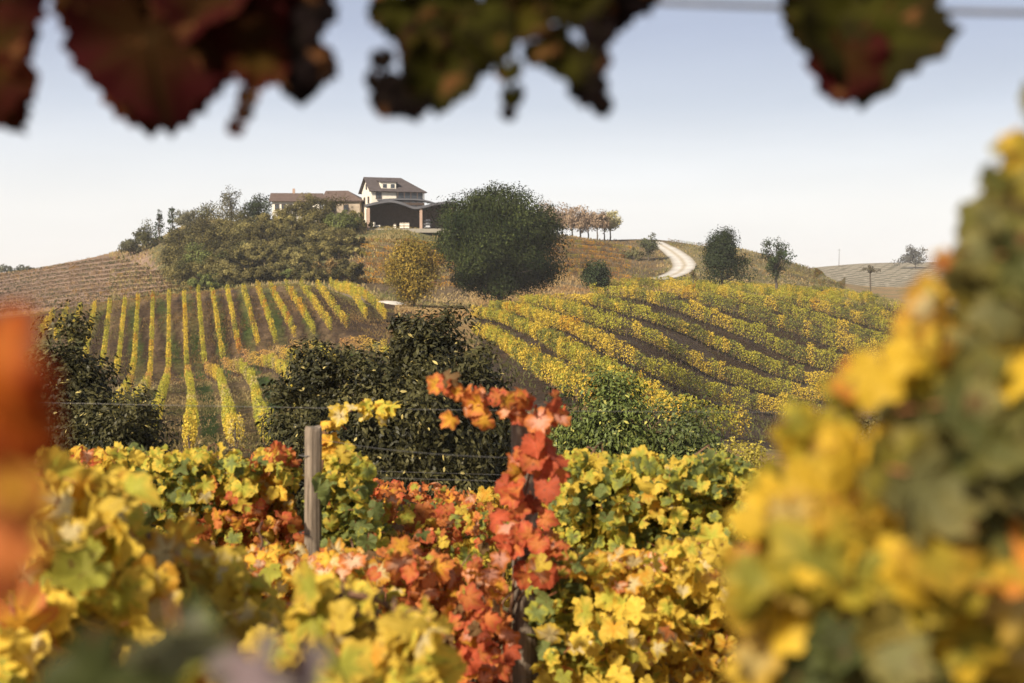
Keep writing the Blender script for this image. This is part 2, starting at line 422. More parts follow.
def build_ground():
    tt = np.linspace(-1.25, 1.25, 760)
    # finer across the picture
    tt = 0.55 * tt + 0.45 * tt**3 / 1.25**2
    yy = np.exp(np.linspace(math.log(12), math.log(5200), 560)) - 35
    T, Yg = np.meshgrid(tt, yy)
    X = T * (Yg + 40)
    Z = H(X, Yg)
    Z = Z + (vnoise(X, Yg, 7, 3) - .5) * 0.25 * np.clip((Yg - 60) / 60, 0, 1)
    x, y = X.ravel(), Yg.ravel()
    s = 512 + F * x / np.maximum(y, 20)
    n1 = vnoise(x, y, 23, 1)[:, None]; n2 = vnoise(x, y, 6, 2)[:, None]; n3 = vnoise(x, y, 1.7, 5)[:, None]
    dry = np.array([0.31, 0.205, 0.095]); soil = np.array([0.115, 0.07, 0.042]); green = np.array([0.06, 0.095, 0.02]); straw = np.array([0.40, 0.31, 0.19])
    C = dry * (0.7 + 0.5 * n1) + (n2 - .5) * 0.05
    C = C * (1 - 0.45 * (n2 > .62)) + green * 0.45 * (n2 > .62)
    # upper left block: alternate earth and green strips between the rows
    m = (y > 100) & (y < 230) & (s < 420) & (s > -60)
    idx = np.where(m)[0]
    P0 = np.array([r[0] for r in rows_up]); P1 = np.array([r[-1] for r in rows_up])
    xi, yi = x[idx], y[idx]
    t = np.clip((yi - P1[:, 1].mean()) / (P0[:, 1].mean() - P1[:, 1].mean()), -1.5, 1.3)
    rx = P1[:, 0][None] + (P0[:, 0] - P1[:, 0])[None] * t[:, None]
    q = np.array([np.interp(a, r_, np.arange(len(r_)), -1, len(r_)) for a, r_ in zip(xi, rx)])
    strip = np.floor(q).astype(int) % 2
    g1 = green * 1.0 * (0.75 + .5 * n3[idx]) ; s1 = soil * (0.75 + .55 * n3[idx]) + 0.02*n2[idx]
    band = np.clip(1.6*n2[idx] - .3 + .35*(t[:, None] > .55), 0, 1)
    col = np.where(strip[:, None] == 0, g1, s1)
    col = col * (1 - .55 * band) + dry * 0.85 * (.55 * band)
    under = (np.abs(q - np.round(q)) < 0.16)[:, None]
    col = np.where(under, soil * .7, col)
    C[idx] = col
    # right block: dark earth
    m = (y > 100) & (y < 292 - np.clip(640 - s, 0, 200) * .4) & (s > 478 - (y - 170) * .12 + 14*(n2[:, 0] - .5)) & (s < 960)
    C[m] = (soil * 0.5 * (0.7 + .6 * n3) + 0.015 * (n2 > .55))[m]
    # lower left
    m = (y > 55) & (y < 150) & (s < 430)
    lo = dry * .55 * (0.6 + .55 * n3) + .02*n2
    rl = [r[np.argsort(r[:, 1])] for r in rows_low]
    rx = np.array([np.interp(y[m], r[:, 1], r[:, 0]) for r in rl]).T
    q = np.array([np.interp(a, np.maximum.accumulate(r_), np.arange(len(r_)), -1, len(r_)) for a, r_ in zip(x[m], rx)])
    fr = np.abs(q - np.floor(q) - .5)
    gw = ((fr < .2 + .12 * n2[m][:, 0]) & (np.floor(q).astype(int) % 2 == 1))[:, None]
    C[m] = np.where(gw, green * .95 * (.7 + .5*n3[m]), lo[m])
    # wood floor and grassy brow of the house hill
    m = (y > 250) & (y < 430) & (s > 170) & (s < 380)
    C[m] = (np.array([0.13, 0.125, 0.05]) * (0.7 + .6 * n2))[m]
    m = (y > 306) & (y < 345) & (s > 340) & (s < 500)
    C[m] = (np.array([0.17, 0.16, 0.07]) * (0.7 + .5 * n2))[m]
    m = (y > 245) & (y < 306) & (s > 330) & (s < 480)
    C[m] = (np.array([0.15, 0.105, 0.06]) * (0.55 + .8 * n2))[m]
    m = (y > 270) & (s > 480) & (s < 665)
    C[m] = (np.array([0.18, 0.13, 0.07]) * (0.55 + .8 * n2))[m]
    m = (y > 318) & (y < 470) & (s > 120) & (s <= 170)
    late = m
    m = (y > 285) & (s >= 665) & (y < 520)
    C[m] = (np.array([0.23, 0.19, 0.10]) * (0.55 + .8 * n2))[m]
    m = (y > 255) & (y < 470) & (s < 170)
    C[m] = (np.array([0.31, 0.21, 0.15]) * (0.7 + .5 * n2))[m]
    C[late & (s > 168 - (y - 318) * .33)] = (np.array([0.15, 0.135, 0.06]) * (0.6 + .8 * n2))[late & (s > 168 - (y - 318) * .33)]
    # striped field of the far hill
    m = (y > 700) & (y < 1250) & (s > 780)
    st = (np.sin((x + y * 0.35) * 0.42) > .35)[:, None]
    C[m] = np.where(st, np.array([.42, .36, .27]), np.array([.15, .13, .08]))[m]
    C = np.clip(C, 0.01, .8)
    b = MB()
    ny, nx = X.shape
    i = np.arange(ny - 1)[:, None] * nx + np.arange(nx - 1)[None]
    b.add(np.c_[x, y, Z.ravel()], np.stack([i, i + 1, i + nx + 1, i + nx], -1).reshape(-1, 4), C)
    m, nt, out = newmat('hill_ground')
    a = N(nt, 'ShaderNodeAttribute', attribute_name='Col'); tc = N(nt, 'ShaderNodeTexCoord'); co = tc.outputs['Object']
    f = noise(nt, .9, 9, 0.8, co); f2 = noise(nt, 7.0, 4, 0.7, co)
    c = mixc(nt, 1.0, a.outputs['Color'], ramp(nt, f, [(0.3, 0.35), (0.5, 0.95), (0.72, 1.65)]), 'MULTIPLY')
    c = mixc(nt, ramp(nt, f2, [(0.56, 0.0), (0.7, 0.55)]), c, (0.36, 0.29, 0.16))
    p = N(nt, 'ShaderNodeBsdfPrincipled'); nt.links.new(c, p.inputs['Base Color']); p.inputs['Roughness'].default_value = 0.95; p.inputs['Specular IOR Level'].default_value = 0.1
    bp = N(nt, 'ShaderNodeBump'); bp.inputs['Strength'].default_value = 0.9; bp.inputs['Distance'].default_value = 0.5
    nt.links.new(f2, bp.inputs['Height']); nt.links.new(bp.outputs[0], p.inputs['Normal']); nt.links.new(p.outputs[0], out.inputs[0])
    return tag(b.build('ground', m, smooth=True), kind='structure')
build_ground()

# ------------------------------------------------------------------ leaf scatter
def frames(n, nrm, spread, tip=None, tipspread=0.8):
    nv = np.asarray(nrm, float) + rng.normal(0, spread, (n, 3))
    nv /= np.linalg.norm(nv, axis=1)[:, None] + 1e-9
    t = (np.array([0, 0, -1.0]) if tip is None else np.asarray(tip, float)) + rng.normal(0, tipspread, (n, 3))
    t -= (t * nv).sum(1)[:, None] * nv
    t /= np.linalg.norm(t, axis=1)[:, None] + 1e-9
    return np.cross(t, nv), t, nv
QT = np.array([[0, -.5, 0], [.27, -.02, .05], [0, .5, 0], [-.27, -.02, .05]])
ST = np.array([[0, -.5, 0], [.2, -.12, .05], [.16, .2, .05], [0, .5, -.02], [-.16, .2, .05], [-.2, -.12, .05]])
def scatter(mb, P, size, cols, nrm=(0, -.3, .6), spread=0.7, tpl=QT, tip=None, ts=0.8):
    n = len(P); A, T, Nn = frames(n, nrm, spread, tip, ts)
    size = np.broadcast_to(size, (n,))[:, None, None]
    V = P[:, None] + size * (tpl[None, :, 0:1] * A[:, None] + tpl[None, :, 1:2] * T[:, None] + tpl[None, :, 2:3] * Nn[:, None])
    k = len(tpl)
    c = np.repeat(np.clip(cols, .003, .95), k, 0)
    mb.add(V.reshape(-1, 3), np.arange(n * k).reshape(n, k), c)

Y_, G_, LIME, ORG, RED, PALE, DK, BRN = (np.array(c) for c in ((.58,.405,.055), (.57,.29,.032), (.35,.33,.045), (.52,.17,.045), (.42,.085,.035), (.62,.50,.25), (.055,.06,.02), (.19,.11,.045)))
GRN = np.array((.12, .14, .04))
def pal(n, wts):
    cs = np.array([w[0] for w in wts]); w = np.array([w[1] for w in wts], float); w /= w.sum()
    return cs[rng.choice(len(cs), n, p=w)]

# ------------------------------------------------------------------ dry grass and weeds of the slopes
GT = np.array([[-.22, 0, 0], [.22, 0, 0], [.12, -1, .1], [-.05, -1.15, .15]])
def grass_area(mb, n, y0, y1, s0, s1, size, ca, cb, cond=None):
    y = np.sqrt(rng.uniform(y0**2, y1**2, n)); sx = rng.uniform(s0, s1, n); x = (sx - 512) / F * y
    k = vnoise(x, y, 5, 9) * .6 + vnoise(x, y, 1.9, 8) * .4 > rng.uniform(.3, .62, n)
    if cond is not None: k &= cond(x, y, sx)
    x, y = x[k], y[k]; P = np.c_[x, y, H(x, y) - .03]
    w = np.clip(vnoise(x, y, 11, 4) + rng.normal(0, .2, len(x)), 0, 1)[:, None]
    scatter(mb, P, size * rng.uniform(.5, 1.4, len(x)), (ca * w + cb * (1 - w)) * rng.uniform(.7, 1.3, (len(x), 1)), (0, -.8, .3), .5, GT, (0, 0, -1), .35)
g_ = MB(); TAN = np.array((.42, .30, .14)); OLV = np.array((.15, .15, .05)); RUST = np.array((.30, .17, .07)); DRK = np.array((.08, .07, .03))
offroad = lambda x, y, sx: seg_dist(x, y, ROADP) > 3.4
ROADP = trace([(655,242),(662,246),(672,252),(681,259),(685,266),(681,272),(670,277),(655,280)], 0, 300, 6.0)
grass_area(g_, 9000, 236, 345, 330, 480, .45, TAN, OLV)
grass_area(g_, 9000, 306, 335, 345, 470, .4, OLV, TAN)
grass_area(g_, 14000, 185, 236, 395, 476, .3, TAN, RUST)
grass_area(g_, 26000, 250, 330, 470, 680, .5, TAN, RUST, offroad)
grass_area(g_, 8000, 320, 450, 480, 670, .45, RUST, OLV, offroad)
grass_area(g_, 20000, 275, 440, 655, 900, .5, TAN, OLV, offroad)
grass_area(g_, 16000, 240, 420, 110, 380, .6, OLV, TAN)
grass_area(g_, 12000, 255, 420, -40, 200, .35, TAN, RUST)
grass_area(g_, 50000, 70, 152, 90, 440, .16, TAN, OLV)
grass_area(g_, 40000, 150, 215, 30, 400, .2, RUST * .8, OLV)
grass_area(g_, 20000, 110, 285, 480, 900, .3, DRK, OLV * .8)
tag(g_.build('dry_grass', M_ROW), 'tufts of dry grass and weeds on the hill slopes', 'grass', kind='stuff')
# ------------------------------------------------------------------ vine rows on the hills
TRUNKS = []
for q in range(3):
    tb = MB(); l_ = rng.normal(0, .07, (2, 2))
    tb.tube([(0, 0, -.15), (*l_[0], .5), (*l_[1], 1.2)], [.06, .05, .04], 5); o_ = tb.build('vine_trunk', M_VTRUNK); TRUNKS.append(o_)
    if q: COL.objects.unlink(o_)
def vine_row(P, label, group, dens, ls, kinds, hgt=2.05, wid=0.62, post_step=6.0, low=0.55, parts=True, red_end=False, grow=0.0):
    root = thing('vine_row', label, 'vine row', P[0], group)
    d = np.r_[0, np.cumsum(np.linalg.norm(np.diff(P, axis=0), axis=1))]; L = d[-1]
    n = int(L * dens)
    t = rng.random(n) * L
    X = np.stack([np.interp(t, d, P[:, k]) for k in range(3)], 1)
    T = np.stack([np.interp(t, d, np.gradient(P[:, k], d)) for k in range(2)], 1); T /= np.linalg.norm(T, axis=1)[:, None] + 1e-9
    side = np.c_[-T[:, 1], T[:, 0]]
    plant = np.floor(t / 1.1).astype(int); npl = plant.max() + 2
    hgt_ = hgt; hgt = hgt * (1 + grow * t / L)
    ptop = 1 + rng.normal(0, .10, npl)[plant] + .05*np.sin(t * 2.1)
    hh = low + (hgt * ptop - low) * (1 - (rng.random(n) ** 1.35))
    hang = rng.random(n) < .25
    prof_w = wid * (0.55 + 0.45 * np.sin(np.clip((hh - low) / (hgt - low), 0, 1) * np.pi * .85)) * (1 + rng.normal(0, .18, npl)[plant])
    u = np.sign(rng.random(n) - .5) * np.sqrt(rng.random(n)) * prof_w
    X[:, :2] += side * u[:, None] * 0.8; X[:, 2] += hh
    X += rng.normal(0, .05, X.shape)
    ks = [k[0] for k in kinds]; w = np.array([k[1] for k in kinds], float); w /= w.sum()
    # long patches and single plants change colour together
    pc = rng.choice(len(ks), npl, p=w)
    pat = rng.random(npl) < .35
    for i in range(1, npl):
        if not pat[i]: pc[i] = pc[i-1] if rng.random() < .55 else pc[i]
    c = np.array(ks)[pc[plant]]
    own = np.array(ks)[rng.choice(len(ks), n, p=w)]
    mixw = rng.random((n, 1)) * .6
    c = c * (1 - mixw) + own * mixw
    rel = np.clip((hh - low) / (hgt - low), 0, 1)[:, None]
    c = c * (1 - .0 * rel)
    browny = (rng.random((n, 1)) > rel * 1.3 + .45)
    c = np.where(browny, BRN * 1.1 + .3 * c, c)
    if red_end:
        e = np.clip(1 - t / 6.0, 0, 1)[:, None] * .8
        c = c * (1 - e) + (ORG * .7 + PALE * .3) * e
    c *= rng.uniform(.85, 1.36, (n, 1))
    keep = rng.random(n) < np.where(rng.random(npl) < .05, rng.uniform(.15, .5, npl), 1.0)[plant]
    X, c, u, side, n = X[keep], c[keep], u[keep], side[keep], int(keep.sum())
    mb = MB()
    nn = np.c_[side * np.sign(u)[:, None] * .8, np.full(n, .55)]
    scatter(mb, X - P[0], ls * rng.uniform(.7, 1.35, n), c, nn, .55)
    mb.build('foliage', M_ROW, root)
    hgt = hgt_
    if parts and L < 400:
        for s_ in np.arange(.6, L, max(1.1, L / 85)):
            p = np.array([np.interp(s_ + rng.normal(0, .12), d, P[:, k]) for k in range(3)]) - P[0]
            o = TRUNKS[rng.integers(0, 3)].copy() if TRUNKS[0].parent else TRUNKS[0]
            o.name = 'vine_trunk'
            if o.name not in COL.objects: COL.objects.link(o)
            o.parent = root; o.location = [float(v) for v in p]; o.rotation_euler = (0, 0, rng.random() * 6.28)
    if post_step:
        for s_ in np.arange(.1, L, max(post_step, L / 30)):
            p = np.array([np.interp(s_, d, P[:, k]) for k in range(3)])
            pb = MB(); pb.tube([(0, 0, -.2), (0, 0, hgt - .15)], .04, 5)
            o = pb.build('post', M_BARK, root); o.location = [float(v) for v in (p - P[0])]
    return root

KR = [(Y_*1.05, 4.2), (LIME*1.0, 3.4), (G_*1.0, .3), (GRN*1.0, 2.6), (ORG*.7, .05), (RED*.4, .04)]
nR = len(rows_right)
for k, P in enumerate(rows_right):
    kr = list(KR)
    if k >= 6: kr = [(Y_*1.0, 3.4), (LIME*.95, 3.4), (G_*.95, .35), (GRN*1.0, 2.4), (ORG*.7, .06)]
    lab = f'yellow and green vine row on the right-hand hillside, {ORD[k+1]} row up from the dark bushes'
    vine_row(P, lab, 'vine rows on the curving right-hand hillside', 230 if k < 4 else 180, .19 if k < 4 else .22, kr, 1.55 if k < 5 else 1.95, 1.0, 8, .35, grow=.55 if k < 7 else .25)
KL = [(Y_*1.1, 3.4), (LIME*1.1, 3), (G_, .6), (ORG*.8, .15), (GRN*1.2, .8)]
for k, P in enumerate(rows_up):
    lab = f'narrow yellow vine row running up the striped left hill, {ORD[k+1]} counted from the left'
    vine_row(P[::-1], lab, 'vine rows running up the striped left hill', 120, .17, KL, 1.9, .27, 0, parts=False)
for k, P in enumerate(rows_low):
    lab = f'yellow vine row in the valley below the striped hill, {ORD[k+1]} counted from the left'
    vine_row(P, lab, 'vine rows in the valley below the striped hill', 260, .13, [(Y_*1.1, 3), (LIME*1.15, 3.5), (PALE*.8, .8), (GRN*1.2, .6)], 1.85, .34, 8, red_end=True)
TG = [('terraced vine row on the hazy far left hill', 'terraced vine rows on the far left hill', [(BRN*.5, 3), (DK*.9, 3), (G_*.45, .7)]),
      ('russet terraced vine row on the slope below the open shed', 'terraced vine rows below the shed', [(BRN*1.2, 2.5), (ORG*.6, 1), (G_*.9, 2.5), (LIME*.8, 1.5)]),
      ('russet terraced vine row on the slope beside the white road', 'terraced vine rows beside the road', [(BRN*1.2, 2), (ORG*.5, .8), (G_*.95, 3), (LIME*.8, 1)]),
      ('dusty olive vine row on the slope right of the white road', 'dusty vine rows right of the road', [(BRN*.8, 2), (G_*.5, 1), (DK*1.2, 3), (LIME*.6, 1.2)])]
for T, (lab, grp, kk), hg_, dn_ in zip(terr, TG, (.75, .95, 1.0, 1.1), (46, 50, 46, 34)):
    for k, P in enumerate(T):
        if len(P) < 3: continue
        vine_row(P, f'{lab}, {ORD[k+1]} from the top', grp, dn_, .26, kk, hg_, .26, 0, .05, parts=False)

# ------------------------------------------------------------------ trees
def make_tree(name, label, px, top, wpx, Y, colA, colB, n, ls, shape='round', clumps=60, crown_low=.2, group=None, cat='tree',
              bottom=None, mat=None, tpl=QT, sparse=1.0, specks=None, base=None, trunk_r=None, lean=0, cr=.15, edge=.55, limbs=14):
    x0 = ray(px, 300)[0] * Y
    zb = float(H(x0, Y))
    zt = float(ray(px, top)[1] * Y)
    h = zt - zb
    W = wpx / F * Y / 2
    root = thing(name, label, cat, (x0, Y, zb), group)
    low = crown_low * h
    if bottom is not None: low = float(ray(px, bottom)[1] * Y) - zb
    low = max(low, 0.02 * h)
    # clump centres
    K = clumps
    v = rng.normal(0, 1, (K, 3)); v /= np.linalg.norm(v, axis=1)[:, None]
    rad = (edge + (1 - edge) * rng.random(K)) ** (1.0) * rng.choice([1, .6], K, p=[.8, .2])
    cz = (low + h) / 2; hz_ = (h - low) / 2
    r_c = cr * min(W * 2, hz_ * 2)
    C = v * rad[:, None]
    if shape == 'cone':
        zz = rng.random(K) ** .8 * 2 - 1; wr = (1 - (zz + 1) / 2) ** .6 * .9 + .1
        an = rng.random(K) * 6.283; C = np.c_[np.cos(an) * wr * rng.uniform(.4, 1, K), np.sin(an) * wr * rng.uniform(.4, 1, K), zz]
    if shape == 'column':
        C[:, :2] *= (1 - .35 * np.clip(C[:, 2:], 0, 1))
    if shape == 'dome':
        C[:, 2] = np.abs(C[:, 2]) * 1.7 - .8; C[:, :2] *= 1.05
    Cw = C * np.array([W - r_c * .45, W - r_c * .45, hz_ - r_c * .6]) + (0, 0, cz)
    Cw += rng.normal(0, r_c * (.3 if Y > 100 else .42), Cw.shape)
    ci = rng.integers(0, K, n)
    sz = rng.uniform(.6, 1.25, K)
    off = rng.normal(0, 1, (n, 3)); off /= np.linalg.norm(off, axis=1)[:, None]
    off *= (rng.random(n) ** .45)[:, None] * r_c * sz[ci][:, None] * 1.15
    off[:, 2] *= .8
    P = Cw[ci] + off
    P[:, 2] = np.maximum(P[:, 2], .05)
    cc = rng.random((K, 1)) ; cl = colA * (1 - cc) + colB * cc
    c = cl[ci] * rng.uniform(.55, 1.45, (n, 1)) * rng.uniform(.7, 1.35, K)[ci][:, None]
    if specks is not None:
        sp = rng.random(n) < specks[1]; c[sp] = specks[0] * rng.uniform(.7, 1.2, (sp.sum(), 1))
    outd = (P - (0, 0, cz)); outd /= np.linalg.norm(outd, axis=1)[:, None] + 1e-6
    mb = MB(); scatter(mb, P, ls * rng.uniform(.7, 1.3, n), c, outd * .7 + off / (r_c + 1e-6) * .5 + (0, 0, .25), .5, tpl)
    tr = trunk_r or max(.04, h * .022)
    tb = MB()
    topz = low + (h - low) * .75
    path = np.array([[0, 0, -.3], [tr * .5, 0, low * .5], [0, tr, low + .1], [0, 0, (low + topz) / 2], [0, 0, topz]]); path[:, 0] += lean * np.linspace(0, 1, 5)
    tb.tube(path, np.array([1.25, 1, .85, .5, .2]) * tr, 7)
    for j in range(min(limbs, K)):
        e = Cw[j]; st = np.array([0, 0, low + (min(max(e[2], low), topz) - low) * rng.uniform(.1, .6)])
        mid = (st + e) / 2 + (0, 0, .08 * h * rng.random())
        tb.tube([st, mid, e], np.array([.42, .26, .08]) * tr, 5)
        for q in range(2):
            e2 = e + rng.normal(0, r_c * .8, 3); tb.tube([mid, (mid + e2) / 2 + (0, 0, r_c * .1), e2], np.array([.2, .12, .04]) * tr, 4)
    tb.build('trunk', M_BARK, root)
    mb.build('crown', mat or M_TREE, root)
    return root
c3 = lambda *a: np.array(a)
EV = c3(.022, .034, .014); EV2 = c3(.05, .065, .025)
# tall standing trees of the middle distance
make_tree('oak_tree', 'huge round dark evergreen tree in the middle of the vineyards', 500, 183, 134, 232, c3(.010,.018,.005), c3(.050,.062,.018), 110000, .40, 'round', 230, .02, bottom=304, cr=.145, edge=.66)
make_tree('poplar_tree', 'golden olive tree with a tall narrow crown beside the dark round tree', 414, 231, 58, 226, c3(.13,.11,.025), c3(.34,.22,.035), 16000, .36, 'column', 110, .02, bottom=334, cr=.2, edge=.6)
make_tree('round_tree', 'small round dark tree at the top edge of the right-hand vine rows', 597, 257, 40, 262, EV*1.3, EV2, 5200, .4, 'dome', 50, .02, bottom=292, cr=.2)
make_tree('pear_tree', 'dark pointed leafy tree on the brow right of the road', 722, 230, 58, 292, EV*.7, EV2*.75, 14000, .42, 'cone', 110, .08, bottom=287, cr=.17)
make_tree('cherry_tree', 'slim open tree with sparse tufts on the brow, between two others', 776, 233, 38, 296, EV*1.3, EV2*1.1, 2400, .42, 'round', 22, .3, bottom=280, cr=.17, limbs=22)
make_tree('bare_tree', 'thin nearly bare tree with a small topknot on the far right of the brow', 870, 261, 20, 300, c3(.10,.09,.06), c3(.14,.12,.08), 230, .38, 'dome', 12, .5, bottom=276, cr=.2, limbs=12, trunk_r=.16)
make_tree('shrub', 'low dark shrub at the foot of the thin bare tree', 872, 293, 12, 298, EV*1.3, EV2, 500, .35, 'dome', 14, .02, bottom=301, cat='shrub', cr=.25, limbs=4)
make_tree('shrub', 'low grey green shrub on the brow right of the slim open tree', 824, 289, 20, 300, c3(.09,.09,.05), c3(.12,.12,.06), 700, .35, 'dome', 16, .02, bottom=300, cat='shrub', cr=.25, limbs=4)
make_tree('roadside_tree', 'hazy grey green tree at the bend of the white road', 648, 231, 20, 400, c3(.07,.08,.04), c3(.11,.11,.05), 1500, .55, 'column', 30, .05, bottom=258, cr=.22)
make_tree('shrub', 'olive scrub just below the tree at the road bend', 634, 246, 30, 402, c3(.12,.12,.05), c3(.17,.14,.06), 1500, .5, 'dome', 30, .02, bottom=262, cat='shrub', cr=.22, limbs=4)
make_tree('shrub', 'reddish sapling leaning out left of the dark pointed tree', 693, 266, 12, 290, BRN*1.2, GRN, 260, .35, 'column', 10, .1, bottom=285, cat='sapling', cr=.25, limbs=6)
make_tree('hazy_tree', 'grey hazy treetop showing behind the dark round evergreen', 487, 183, 34, 395, c3(.07,.09,.07), c3(.1,.12,.09), 1800, .6, 'dome', 30, .1, cr=.2)
make_tree('far_tree', 'pale hazy tree on the far skyline beside the foreground leaves', 915, 243, 34, 900, c3(.07,.07,.06), c3(.1,.09,.07), 1500, 1.2, 'dome', 26, .1, cr=.2)
for k, (px, t, w) in enumerate([(545,199,20),(553,198,17),(562,202,18),(572,205,17),(580,203,16),(588,207,15),(597,208,14),(604,210,11),(610,208,9)]):
    cA, cB = (c3(.26,.18,.12), c3(.36,.26,.17)) if k < 7 else (c3(.34,.30,.14), c3(.40,.35,.16))  # russet and yellow green, paled to paint in some distance haze
    make_tree('autumn_tree', f'russet hazy tree in the line on the hilltop, {ORD[k+1]} from the dark evergreen' if k < 7 else f'pale yellow green hazy tree ending the hilltop line, {["inner","outer"][k-7]} one', px, t, w + 14, 438 + (k % 3) * 5,
              cA, cB, 1900, .6, 'dome', 34, .12, 'russet trees in a line on the hilltop', cr=.22, limbs=8, bottom=232)
for k, (px, t, w, cm) in enumerate([(-14,266,20,0),(2,264,17,0),(12,266,14,0),(22,264,13,0),(31,266,11,0)]):
    make_tree('skyline_tree', f'small grey hazy tree on the far left skyline, {ORD[k+1]} from the left', px, t, w, 520, c3(.08,.09,.06), c3(.11,.11,.07), 500, .8, 'column', 16, .05, 'grey trees on the left skyline', cr=.25, limbs=4)
# trees on the house hill ridge
OL = c3(.13, .125, .05); OL2 = c3(.20, .165, .06); GY = c3(.16, .15, .09)
ridge = [(131,232,26,384,'low spreading olive tree at the lower end of the ridge line',GY*.6,OL*.8,'dome'),
 (147,220,30,384,'green rounded tree on the ridge beside two small dark conifers',OL*.4,OL*.7,'dome'),
 (160,210,12,382,'small dark conifer on the ridge, lower of the two',EV*1.4,EV2,'cone'),
 (173,206,13,380,'small dark conifer on the ridge, upper of the two',EV*1.4,EV2,'cone'),
 (188,203,30,378,'grey feathery tree on the ridge above the conifers',GY*.8,GY*1.0,'dome'),
 (208,197,30,376,'silvery olive tree on the ridge below the tall bare one',GY*.6,OL,'dome'),
 (232,184,32,368,'tall grey nearly bare tree at the top of the wooded ridge',GY*.4,GY*.7,'round'),
 (259,191,30,352,'dark evergreen tree beside the cream walled wing',EV*.9,EV2*.8,'round'),
 (245,203,26,358,'dense dark olive tree between the bare tree and the evergreen',OL*.4,OL*.6,'dome')]
for px, t, w, Y, lab, a, b, sh in ridge:
    dense = 1100 if 'bare' in lab else 2600
    make_tree('conifer' if 'conifer' in lab else 'ridge_tree', lab, px, t, w, Y, a, b, dense if w > 14 else 700, .48, sh, 40, .04, cr=.18, limbs=18)
tiers = [('topmost', [(178,222,28),(200,214,30),(222,208,30),(275,212,28),(300,199,32),(322,190,36),(344,196,30),(358,206,24),(248,214,30)], 338),
         ('upper', [(178,236,28),(198,228,32),(220,222,34),(244,224,34),(268,222,34),(292,214,36),(316,208,38),(338,210,34),(356,222,24)], 322),
         ('middle', [(182,248,28),(203,242,34),(226,238,36),(250,238,36),(275,236,36),(300,230,38),(325,226,38),(348,236,26)], 305),
         ('lower', [(196,258,32),(220,254,36),(244,252,38),(269,250,36),(294,247,36),(318,243,36),(342,248,26)], 290),
         ('lowest', [(210,270,28),(232,268,34),(256,266,34),(281,264,32),(305,262,30),(328,262,30),(350,262,24),(318,270,30),(295,271,30),(268,273,30),(245,275,30)], 276)]
for nm, lst, Y in tiers:
    lst = sorted(lst)
    for k, (px, t, w) in enumerate(lst):
        f = rng.uniform(.45, 1.1); a = c3(.065, .060, .022) * f; b = c3(.26, .215, .075) * f
        if rng.random() < .10: b = c3(.23, .15, .055); a = b * .5
        if rng.random() < .18: b = c3(.15, .17, .05); a = b * .5
        make_tree('hillside_tree', f'olive brown bushy tree in the {nm} tier of the wooded slope, {ORD[k+1]} from the left', px + rng.normal(0, 2.5), t - 2 + rng.normal(0, 1.5), w + 14, Y + rng.normal(0, 4),
                  a, b, 4600, .40, rng.choice(['dome', 'round', 'column']), 40, .03, 'bushy trees on the wooded slope below the houses', cr=.17, limbs=8)
# near dark trees below the camera
DG = c3(.022, .022, .007); DG2 = c3(.082, .072, .024)
near = dict(mat=M_GLOSS, tpl=ST)
SPK = (c3(.5, .40, .14), .022)
make_tree('walnut_tree', 'dark broad-leaved tree with a rounded crown behind the wooden post', 330, 315, 150, 33, DG, DG2, 34000, .15, 'dome', 150, .1, specks=SPK, cr=.15, edge=.5, **near)
make_tree('walnut_tree', 'dark low broad-leaved tree at the left foot of the rounded one', 302, 372, 110, 31, DG, DG2, 20000, .14, 'dome', 110, .05, specks=SPK, cr=.17, edge=.5, **near)
make_tree('walnut_tree', 'dark broad-leaved tree with a narrow top rising before the golden tree', 410, 288, 58, 35, DG, DG2, 22000, .15, 'column', 120, .1, specks=SPK, cr=.2, edge=.4, **near)
make_tree('walnut_tree', 'large dark broad-leaved tree behind the red vine shoot', 446, 300, 172, 34, DG*.9, DG2, 50000, .16, 'dome', 230, .1, specks=SPK, cr=.14, edge=.5, **near)
make_tree('walnut_tree', 'dark broad-leaved tree filling the gap under the larger crowns', 388, 340, 235, 32, DG, DG2, 55000, .15, 'dome', 260, .05, specks=SPK, cr=.12, edge=.45, **near)
make_tree('walnut_tree', 'tall dark broad-leaved tree standing behind the blurred orange leaves', 58, 296, 170, 29, DG*.9, DG2*.9, 42000, .13, 'dome', 170, .05, specks=SPK, cr=.15, edge=.5, **near)
make_tree('walnut_tree', 'dark low broad-leaved tree between the orange leaves and the valley rows', 112, 362, 140, 27, DG, DG2*.9, 34000, .12, 'dome', 150, .05, specks=SPK, cr=.15, edge=.5, **near)
make_tree('fruit_tree', 'bright green leafy bush below the right-hand vine rows', 612, 350, 130, 42, c3(.05,.075,.018), c3(.15,.17,.035), 20000, .15, 'dome', 150, .05, specks=(c3(.45,.42,.1), .04), cr=.15, edge=.5, **near)
make_tree('fruit_tree', 'green leafy bush in front of the vine rows, right of the brighter one', 688, 392, 125, 41, c3(.05,.065,.018), c3(.12,.14,.035), 16000, .15, 'dome', 120, .05, specks=(c3(.45,.42,.1), .04), cr=.16, edge=.5, **near)
make_tree('fruit_tree', 'dark green bush between the bright bush and the red vine shoot', 560, 384, 90, 44, c3(.035,.045,.016), c3(.08,.095,.03), 12000, .15, 'dome', 90, .05, specks=(c3(.45,.42,.1), .03), cr=.18, edge=.5, **near)
make_tree('yellow_bush', 'fine yellow bush behind the row of green vines on the right', 742, 420, 80, 36, c3(.45,.36,.06), c3(.35,.33,.08), 8000, .09, 'dome', 70, .05, cat='bush', cr=.2, edge=.5, mat=M_ROW)
make_tree('dark_bush', 'dusky olive bush glimpsed between the blurred yellow and orange leaves', 868, 392, 70, 45, c3(.09,.08,.03), c3(.2,.15,.06), 6000, .13, 'dome', 60, .05, cat='bush', cr=.2, edge=.5, mat=M_ROW)

